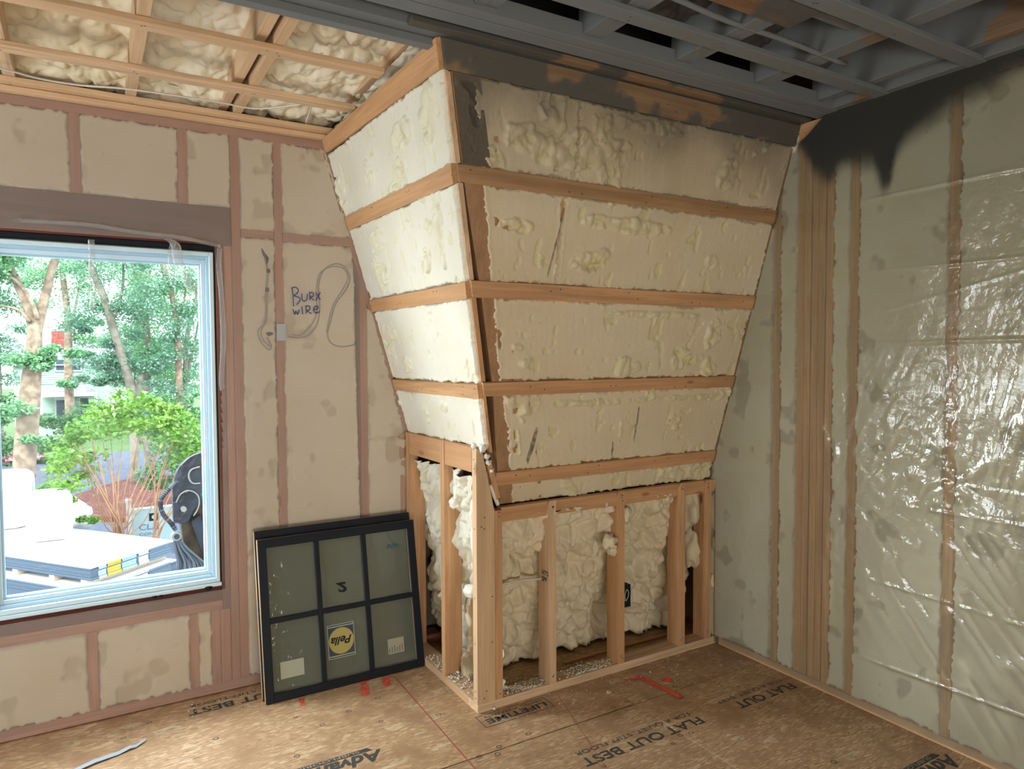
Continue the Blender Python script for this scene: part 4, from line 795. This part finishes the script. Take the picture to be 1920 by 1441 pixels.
BARK = plain('pale_bark', (.27, .205, .15), .9, var=.35, vs=9); BARK2 = plain('grey_bark', (.24, .22, .18), .9, var=.3, vs=5); TWIG = plain('tan_twig', (.34, .19, .11), .8)
def tree(label, Y, trunk, r0, branches, cl, per, size, leafm, barkm, seed, group='trees beyond the driveway'):
    t = thing('tree', label, 'tree', (trunk[0][0], Y, GZ0), group)
    P = [(trunk[0][0] - .02, Y, GZ0 - .02)] + [(x, Y, z) for x, z in trunk]
    tube('trunk', P, [r0 * 1.1, r0, r0 * .62], barkm, t, 10)
    for b in branches: tube('branch', [(x, Y + dy, z) for x, dy, z in b[0]], [b[1], b[1] * .4], barkm, t, 8)
    rs = random.Random(seed); cents = []
    for (cx, dy, cz, R, n) in cl:
        for i in range(n): cents.append((cx + rs.uniform(-R, R), Y + dy + rs.uniform(-R, R) * .7, cz + rs.uniform(-R, R) * .8, R * rs.uniform(.35, .95)))
    o = leaves('leaf_crown', cents, int(per * 1.15), size * .78, leafm, t, seed); o['kind'] = 'stuff'
    return t
tree('thick pale-barked forked tree nearest on the left outside the window', 16, [(-1.1, -.56), (-.99, .64), (-.91, 1.44), (-.85, 2.14)], .185,
     [([(-.87, 0, 1.95), (-.78, 0, 2.30), (-.68, 0, 2.7), (-.55, 0, 3.25), (-.40, 0, 3.8), (-.2, .1, 5.5)], .115), ([(-.88, 0, 1.9), (-.93, 0, 2.35), (-1.10, 0, 2.9), (-1.3, .1, 3.5), (-1.7, .2, 5)], .105),
      ([(-.80, -.15, 2.25), (-.90, -.15, 2.6), (-1.12, -.15, 2.95), (-1.5, -.1, 3.2)], .045), ([(-.92, -.1, 2.2), (-1.1, -.1, 2.42), (-1.4, -.1, 2.5)], .04)],
     [(-1.1, -.3, 3.6, .6, 9), (-.2, 0, 4.3, .8, 9), (-1.7, 0, 3.0, .5, 7), (-.75, -.4, 1.45, .33, 3), (-1.35, -.4, 1.35, .35, 6), (-.35, -.4, 1.7, .3, 3), (-1.25, -.4, .75, .3, 3), (-.95, -.4, .1, .2, 2), (-1.0, 0, 5, 1.2, 10)], 260, .11, LF1, BARK, 1)
tl = 'slender leaning tree left of centre among the far trees'
tree('slender grey tree leaning left, middle of the window view', 20, [(.92, .0), (.85, .91), (.66, 1.66), (.45, 2.58), (.30, 3.16), (.03, 3.9), (-.3, 5)], .10, [([(.5, 0, 2.4), (.75, .1, 3.2), (.8, .1, 4.2)], .05)],
     [(.4, 0, 2.6, .7, 12), (.1, 0, 3.8, .8, 10), (.9, .2, 1.6, .5, 9), (.3, .3, 1.3, .5, 7), (0, .2, 2.6, .5, 5)], 240, .10, LF2, BARK2, 2)
tree('straight slim tree with a high fork, right of the leaning tree', 22, [(1.35, -.2), (1.35, .78), (1.40, 1.82), (1.34, 3.14), (1.3, 4.2), (1.2, 5)], .10, [([(1.36, 0, 2.9), (1.15, 0, 3.8), (.95, 0, 4.8)], .06), ([(1.36, 0, 3.0), (1.5, 0, 3.8), (1.6, 0, 4.8)], .05)],
     [(1.3, 0, 3.2, .8, 13), (1.2, .2, 4.4, .8, 10), (1.3, .2, 1.8, .7, 12), (1.6, 0, 1.0, .6, 8)], 240, .10, LF1, BARK2, 3)
tree('pale tall tree near the right edge of the window view', 20, [(1.97, -.3), (1.97, .49), (1.96, 1.93), (1.90, 2.88), (1.6, 4.08), (1.4, 5)], .085, [([(1.95, 0, 2.2), (2.12, 0, 2.9), (2.3, 0, 4.0)], .04)],
     [(1.8, 0, 3.4, .8, 13), (2.1, 0, 2.2, .7, 11), (2.0, .2, 1.1, .6, 9), (2.4, 0, 3, .6, 8)], 230, .10, LF2, BARK, 4)
tree('twin-stemmed tree partly hidden by the window jamb', 22, [(2.33, -.2), (2.33, .45), (2.39, 1.97), (2.67, 3.19), (2.9, 4.2)], .07, [([(2.33, 0, .9), (2.6, .1, 1.9), (2.8, .1, 3)], .05)],
     [(2.5, 0, 2.6, .8, 10), (2.6, .2, 1.2, .7, 8), (2.6, .2, 4, .8, 8)], 220, .10, LF1, BARK2, 5)
tree('thin tree in front of the house beside its chimney', 24, [(-.52, -.6), (-.52, .46), (-.51, 1.68), (-.5, 2.76), (-.6, 4)], .12, [([(-.5, 0, 2.2), (-.3, 0, 3), (-.1, 0, 4.2)], .05)],
     [(-.5, 0, 3.6, .8, 13), (.1, .2, 2.3, .5, 6), (-.3, 0, 4.6, .9, 9), (-.6, -.3, .7, .22, 3)], 220, .11, LF1, BARK, 6)
tree('far dense green tree left of the thick trunk', 26, [(-2.4, -.5), (-2.4, 1), (-2.4, 3), (-2.3, 5)], .14, [], [(-2.4, 0, 2.0, .7, 10), (-2.2, 0, 3.8, 1.0, 12), (-1.6, .4, 3.4, .6, 6), (-2.5, 0, .6, .5, 6)], 220, .13, LF2, BARK2, 7)
tree('far tree filling the background on the right', 30, [(1.6, -.5), (1.6, 2), (1.6, 6)], .18, [], [(1.4, 0, 1.4, 1.0, 12), (2.4, 0, 2.6, 1.2, 16), (3.2, 0, 1.2, 1.0, 10), (1.2, 0, 4.6, 1.2, 9), (.7, 0, .8, .5, 7)], 260, .15, LF2, BARK2, 8)
def shrub(label, x, Y, stems, cents, per, size, lm, seed, sm=.018):
    t = thing('shrub', label, 'shrub', (x, Y, GZ0), 'shrubs outside the window')
    for s in stems: tube('stem', [(a, Y + b, c) for a, b, c in s], [sm, sm * .35], TWIG, t, 6, 4)
    o = leaves('leaf_crown', [(a, Y + b, c, r) for a, b, c, r in cents], per, size, lm, t, seed); o['kind'] = 'stuff'; return t
rs = random.Random(4); stems = []; cents = []
for bx in (.30, .36, .78):
    for i in range(13 if bx < .5 else 10):
        ex = bx + rs.uniform(-.75, .75); ez = rs.uniform(.0, .55); mx = bx + (ex - bx) * .45 + rs.uniform(-.08, .08); mz = rs.uniform(-.75, -.25)
        stems.append([(bx + rs.uniform(-.03, .03), rs.uniform(-.05, .05), GZ0), (bx + rs.uniform(-.05, .05), 0, -1.1), (mx, rs.uniform(-.2, .2), mz), (ex, rs.uniform(-.35, .35), ez)])
for i in range(95):
    a = rs.uniform(0, math.pi); rr = rs.uniform(.3, 1) ** .5; cx = .55 + 1.05 * rr * math.cos(a); cz = -.05 + 1.08 * rr * math.sin(a) - .25 * abs(cx - .45) ** 1.5
    cents.append((cx, rs.uniform(-.6, .5), cz, rs.uniform(.12, .28)))
cents += [(-.38, -.2, -.25, .14), (-.30, -.2, -.42, .12), (-.12, -.3, -.66, .10), (0, -.3, -.70, .08), (-.42, -.2, -.7, .12), (-.48, -.2, -.55, .12), (-.3, 0, .1, .16), (-.45, 0, .0, .14), (-.15, 0, -.1, .12)]
shrub('large bright green rhododendron with bare tan stems outside the window', .4, 11.5, stems, cents, 80, .075, LF3, 11, .013)
cents = [(rs.uniform(-1.25, -.35), rs.uniform(-.3, .3), rs.uniform(-1.4, .75) * 1 - .2 * 0, .22) for i in range(26)]
cents = [(-.75 + rs.uniform(-.45, .45), rs.uniform(-.4, .4), rs.uniform(-1.1, .1), .25) for i in range(26)]
shrub('round dark green bush behind the thick tree trunk', -.75, 22, [[(-.75, 0, GZ0), (-.75, 0, -.6)]], [(a, b, c, d) for a, b, c, d in cents], 120, .09, LF4, 12, .04)
shrub('dark green bush at the left edge of the window view', -2.3, 23, [[(-2.3, 0, GZ0), (-2.3, 0, -.6)]], [(-2.35 + rs.uniform(-.6, .6), rs.uniform(-.4, .4), rs.uniform(-1.0, .5), .3) for i in range(26)], 120, .10, LF4, 13, .04)
shrub('leafy green bush in the shade behind the rhododendron', 2.0, 16, [[(2.0, 0, GZ0), (2.0, 0, -.3)]], [(1.9 + rs.uniform(-1.0, 1.0), rs.uniform(-.4, .4), rs.uniform(-1.4, .7), .3) for i in range(44)], 110, .10, LF4, 14, .04)
# flowers
PINK = plain('pink_petals', (.75, .16, .28), .8, var=.5, vs=14); WHP = plain('white_petals', (.85, .7, .75), .8)
fb = thing('flower_bed', 'low strip of pink and red flowers along the driveway', 'flowers', (-1.9, 25.8, GZ0))
cc = [(rs.uniform(-3.4, -.7), 25.8 + rs.uniform(-.3, .3), GZ0 + .22 + rs.uniform(-.1, .12), .16) for i in range(40)]
o = leaves('petals', cc, 30, .10, PINK, fb, 30); o['kind'] = 'stuff'; o = leaves('petals', cc[::3], 22, .09, WHP, fb, 31); o['kind'] = 'stuff'; o = leaves('foliage', [(a, b, c - .12, d) for a, b, c, d in cc], 40, .12, LF4, fb, 32); o['kind'] = 'stuff'
blob('boulder', (-.50, 14, -1.15), .5, plain('grey_rock', (.55, .55, .55), .9, var=.2), None, 5, sq=(1, .8, .62)); tag(bpy.data.objects['boulder'], 'rounded pale grey boulder under the shrub left of the sign', 'boulder')
# house
HW = plain('house_siding', (.34, .46, .40), .8); ROOF = plain('house_roof', (.22, .21, .30), .9, var=.2, vs=3); BRK = plain('chimney_brick', (.36, .10, .08), .9, var=.3, vs=10); WTRIM = plain('white_trim', (.50, .54, .56), .6); HG = plain('house_glass', (.05, .09, .12), .2)
hs = thing('house', 'pale green house with grey roof and brick chimney behind the trees', 'house', (-.9, 35, GZ0))
box('wall', (-2.6, 34.2, GZ0), (2.6, 38, 1.25), HW, hs)
prism('roof', [(-2.9, 34.0, 1.2), (-2.9, 38.2, 1.2), (-2.9, 36.1, 2.35)], (5.8, 0, 0), ROOF, hs)
for k in range(9): box('siding_board', (-1.75, 34.17, .45 + k * .09), (.0, 34.195, .53 + k * .09), HW, hs, .002)
for x0 in (-1.22, -.66): 
    w = box('house_window', (x0, 34.12, .95), (x0 + .40, 34.19, 1.50), WTRIM, hs); box('pane', (x0 + .06, 34.10, 1.02), (x0 + .34, 34.125, 1.44), HG, w)
prism('porch_roof', [(-1.75, 33.0, .12), (.20, 33.0, .12), (-.75, 33.9, .78)], (0, 1.2, 0), ROOF, hs)
box('porch_beam', (-1.75, 33.0, -.02), (.25, 33.15, .13), WTRIM, hs)
for x in (-1.7, -.65, .15): box('porch_post', (x, 33.02, GZ0), (x + .10, 33.12, -.02), WTRIM, hs)
w = box('house_door', (-1.25, 34.08, GZ0), (-.80, 34.17, -.10), WTRIM, hs); box('pane', (-1.19, 34.05, -1.2), (-.86, 34.085, -.2), HG, w)
w = box('house_window', (-.40, 34.08, -1.0), (-.02, 34.17, -.10), WTRIM, hs); box('pane', (-.36, 34.05, -.95), (-.06, 34.085, -.15), HG, w)
ch = box('chimney', (-1.33, 35.2, 1.9), (-.86, 35.7, 2.62), BRK, hs); box('chimney_cap', (-1.36, 35.17, 2.62), (-.83, 35.73, 2.70), WTRIM, ch)
for k in range(8): box('brick', (-1.335, 35.185, 1.95 + k * .08), (-1.1, 35.2, 2.01 + k * .08), BRK, ch, .003); box('brick', (-1.09, 35.185, 1.95 + k * .08), (-.855, 35.2, 2.01 + k * .08), BRK, ch, .003)
# drywall stacks
DW = plain('drywall_face', (.88, .87, .84), .85); DE = plain('drywall_edge_paper', (.085, .125, .18), .8); LW = plain('lumber_spacer', (.50, .44, .36), .8)
ea, la = np.array([.755, .655, 0]), np.array([-.61, .79, 0])
def stack(name, label, c, n, th, z0, Lw=1.22, Ll=3.66, pr=True, seed=1):
    t = thing(name, label, 'drywall', (c[0], c[1], z0), 'drywall stacks outside the window'); rs = random.Random(seed)
    for k in range(n):
        o = np.array([c[0], c[1], z0 + k * th]) + la * rs.uniform(-.012, .012) + ea * rs.uniform(-.006, .006)
        obox('drywall_sheet', o + np.array([0, 0, .0008]), ea * Lw, la * Ll, (0, 0, th - .0022), DW if k >= n - 1 else DE, t, .0015)
        if k % 2 and pr:
            for (u0, u1, m) in ((.10, .20, TAPEC[0]), (.22, .40, TAPEC[1]), (.42, .62, TAPEC[2]), (.66, .80, DW), (.82, 1.16, TAPEC[3])):
                obox('edge_tape', o + ea * u0 - la * .0045 - np.array([0, 0, th * .9]), ea * (u1 - u0), la * .004, (0, 0, th * 1.75), m, t, .0005)
    return t
TAPEC = [plain('tape_pale', (.34, .50, .52), .7), plain('tape_yellow', (.55, .38, .04), .7), plain('tape_mint', (.26, .46, .44), .7), plain('tape_print', (.10, .15, .20), .7)]
zt = -.80
stack('drywall_stack', 'upper pallet stack of drywall sheets with yellow printed end tape', (-.045, 9.087), 10, .0155, zt - .155, seed=2)
sp = np.array([-.045, 9.087, zt - .155])
for d in (.10, .62, 1.25, 1.9): tag(obox('wood_spacer', sp + la * d - np.array([0, 0, .072]) + ea * .02, ea * 1.15, la * .09, (0, 0, .07), LW), {.10: 'pale lumber spacer under the near printed end of the upper drywall stack', .62: 'second pale lumber spacer back from the near end of the drywall stack', 1.25: 'third pale lumber spacer back, under the lower wrapped bundle', 1.9: 'farthest pale lumber spacer, at the left edge of the window'}[d], 'spacer', 'spacers between the drywall stacks')
stack('drywall_stack', 'lower larger drywall stack under the pale spacers', (-.06, 8.98), 34, .0155, zt - .155 - .074 - 34 * .0155, 1.26, 3.8, seed=3)
tag(box('stack_stand', (-1.9, 8.95, GZ0 + .02), (1.0, 9.0, zt - .155 - .074 - 34 * .0155), LW), 'rough lumber bearer under the drywall stacks', 'bearer') if False else None
WRAP = plain('white_wrap', (.92, .93, .94), .35)
for i, (c, r, q, lb) in enumerate((((-1.17, 12.0, -.42), .5, (.92, .8, .76), 'tall white plastic-wrapped bundle on the drywall at the left'), ((-.49, 10.95, -.50), .42, (.60, .9, .71), 'lower white plastic-wrapped bundle on the drywall'))):
    # rounded wrapped bundle: a superellipsoid with wrap creases
    n1, n2 = 48, 32; uu, vv = np.meshgrid(np.linspace(-math.pi, math.pi, n1), np.linspace(-math.pi / 2, math.pi / 2, n2)); se = lambda t, e: np.sign(t) * np.abs(t) ** e
    X = se(np.cos(vv), .35) * se(np.cos(uu), .35); Yy = se(np.cos(vv), .35) * se(np.sin(uu), .35); Zz = se(np.sin(vv), .35); k = 1 + .03 * (fbm(uu * 4, vv * 4, i) - .5)
    P = np.stack([c[0] + X * r * q[0] * k, c[1] + Yy * r * q[1] * k, c[2] + Zz * r * q[2] * k], -1).reshape(-1, 3)
    tag(mesh('wrapped_bundle', P, gridfaces(n1, n2), WRAP, None, smooth=True), lb, 'bundle', 'wrapped bundles on the drywall')
# sign
SG = plain('sign_face', (.30, .42, .45), .6); sg = thing('yard_sign', 'white yard sign with dark lettering partly hidden by stems', 'sign', (.47, 12.3, GZ0))
box('sign_post', (.43, 12.28, GZ0), (.50, 12.35, -.68), WTRIM, sg); box('post_cap', (.42, 12.27, -.68), (.51, 12.36, -.65), WTRIM, sg); box('sign_board', (.50, 12.30, -1.40), (1.08, 12.33, -.83), SG, sg); box('sign_rail', (.50, 12.29, -.83), (1.08, 12.34, -.80), WTRIM, sg)
box('sign_emblem', (.74, 12.294, -1.02), (.88, 12.299, -.90), BLACK, sg); mesh('emblem_cutout', [(.81 + .035 * math.cos(k * math.pi / 8), 12.292, -.96 + .035 * math.sin(k * math.pi / 8)) for k in range(16)], [list(range(16))], SG, sg)
text('sign_lettering', 'CLA', .13, (.60, 12.297, -1.15), (1, 0, 0), (0, 0, 1), plain('sign_blue', (.05, .10, .25), .6), sg, width=.28); text('sign_lettering', 'CONST', .065, (.60, 12.297, -1.24), (1, 0, 0), (0, 0, 1), plain('sign_blue2', (.05, .10, .25), .6), sg, width=.30)
# excavator arm
STEEL = plain('black_steel', (.018, .024, .036), .5, spec=.2, var=.4, vs=9); RUST = plain('rusty_steel', (.05, .038, .028), .7, spec=.2, var=.6, vs=8); HOSE = plain('rubber_hose', (.04, .055, .08), .4); RIM = plain('worn_rim', (.16, .17, .18), .4)
ex = thing('excavator_arm', 'black steel excavator linkage with hydraulic hoses at the right of the window', 'machine arm', (.8, 5.5, GZ0))
A = [(1.0, .95), (.76, .89), (.67, .86), (.58, .82), (.53, .77), (.50, .71), (.48, .62), (.48, .48), (.48, .39), (.53, .36), (.58, .38), (.61, .45), (.67, .52), (.75, .59), (1.0, .62)]
prism('linkage_plate', [(x, 5.46, z) for x, z in A], (0, .07, 0), STEEL, ex)
prism('lower_boom', [(x, 5.56, z) for x, z in ((.55, .40), (.54, .32), (.56, .14), (.62, .06), (.66, -.16), (.70, -.6), (1.0, -.6), (1.0, .62), (.65, .50))], (0, .14, 0), RUST, ex)
prism('boom_cheek', [(x, 5.50, z) for x, z in ((.60, .36), (.66, .40), (.80, -.1), (.74, -.14))], (0, .05, 0), STEEL, ex)
def rimt(pts, r=.007): tube('worn_edge', [(x, 5.452, z) for x, z in pts], r, RIM, ex, 6)
rimt([(.66, .76), (.60, .74), (.585, .69), (.61, .645), (.66, .64)], .006); rimt([(.50, .52), (.53, .575), (.58, .595), (.63, .57), (.65, .52), (.64, .46), (.61, .41)], .005); rimt([(.53, .775), (.60, .835), (.68, .862), (.78, .885)], .004)
V, F = tube_vf([(.545, 5.42, .47), (.545, 5.47, .47)], .020, 6); mesh('pivot_bolt', V, F, RIM, ex); V, F = tube_vf([(.528, 5.425, .44), (.528, 5.47, .44)], .014, 8); mesh('pivot_bolt', V, F, RUST, ex)
tube('ribbed_hose', [(.50, 5.47, .66), (.455, 5.44, .62), (.405, 5.43, .56), (.40, 5.43, .50), (.42, 5.43, .44), (.46, 5.43, .385), (.49, 5.43, .33)], .014, HOSE, ex, 8)
for k in range(26):
    t = k / 25; pp = catmull([(.455, 5.44, .62), (.405, 5.43, .56), (.40, 5.43, .50), (.42, 5.43, .44), (.46, 5.43, .385), (.485, 5.43, .34)], 6); p = pp[int(t * (len(pp) - 2))]; q = pp[int(t * (len(pp) - 2)) + 1]; d = (q - p) / np.linalg.norm(q - p)
    V, F = tube_vf([p - d * .003, p + d * .003], .0165, 8); mesh('hose_rib', V, F, BLACK, ex, smooth=True)
V, F = tube_vf([(.492, 5.385, .292), (.492, 5.43, .292)], .031, 18); mesh('hose_clamp', V, F, RIM, ex, smooth=False); V, F = tube_vf([(.492, 5.375, .292), (.492, 5.386, .292)], .018, 18); mesh('clamp_cap', V, F, STEEL, ex)
for i, (a, b) in enumerate(((.50, .03), (.515, .02), (.53, .0), (.55, -.01), (.57, -.01), (.595, .0), (.615, .02), (.635, .03), (.655, .05), (.675, .06))):
    tube('hydraulic_hose', [(.478 + .004 * i, 5.41 + .01 * (i % 3), .27), (.484 + .008 * i, 5.40 + .01 * (i % 3), .20), (.49 + (a - .49) * .8, 5.39 + .012 * (i % 3), .11), (a, 5.40 + .01 * (i % 3), b), (a + .04, 5.42, b - .12), (a + .10, 5.45, -.6)], .009, HOSE, ex, 7)
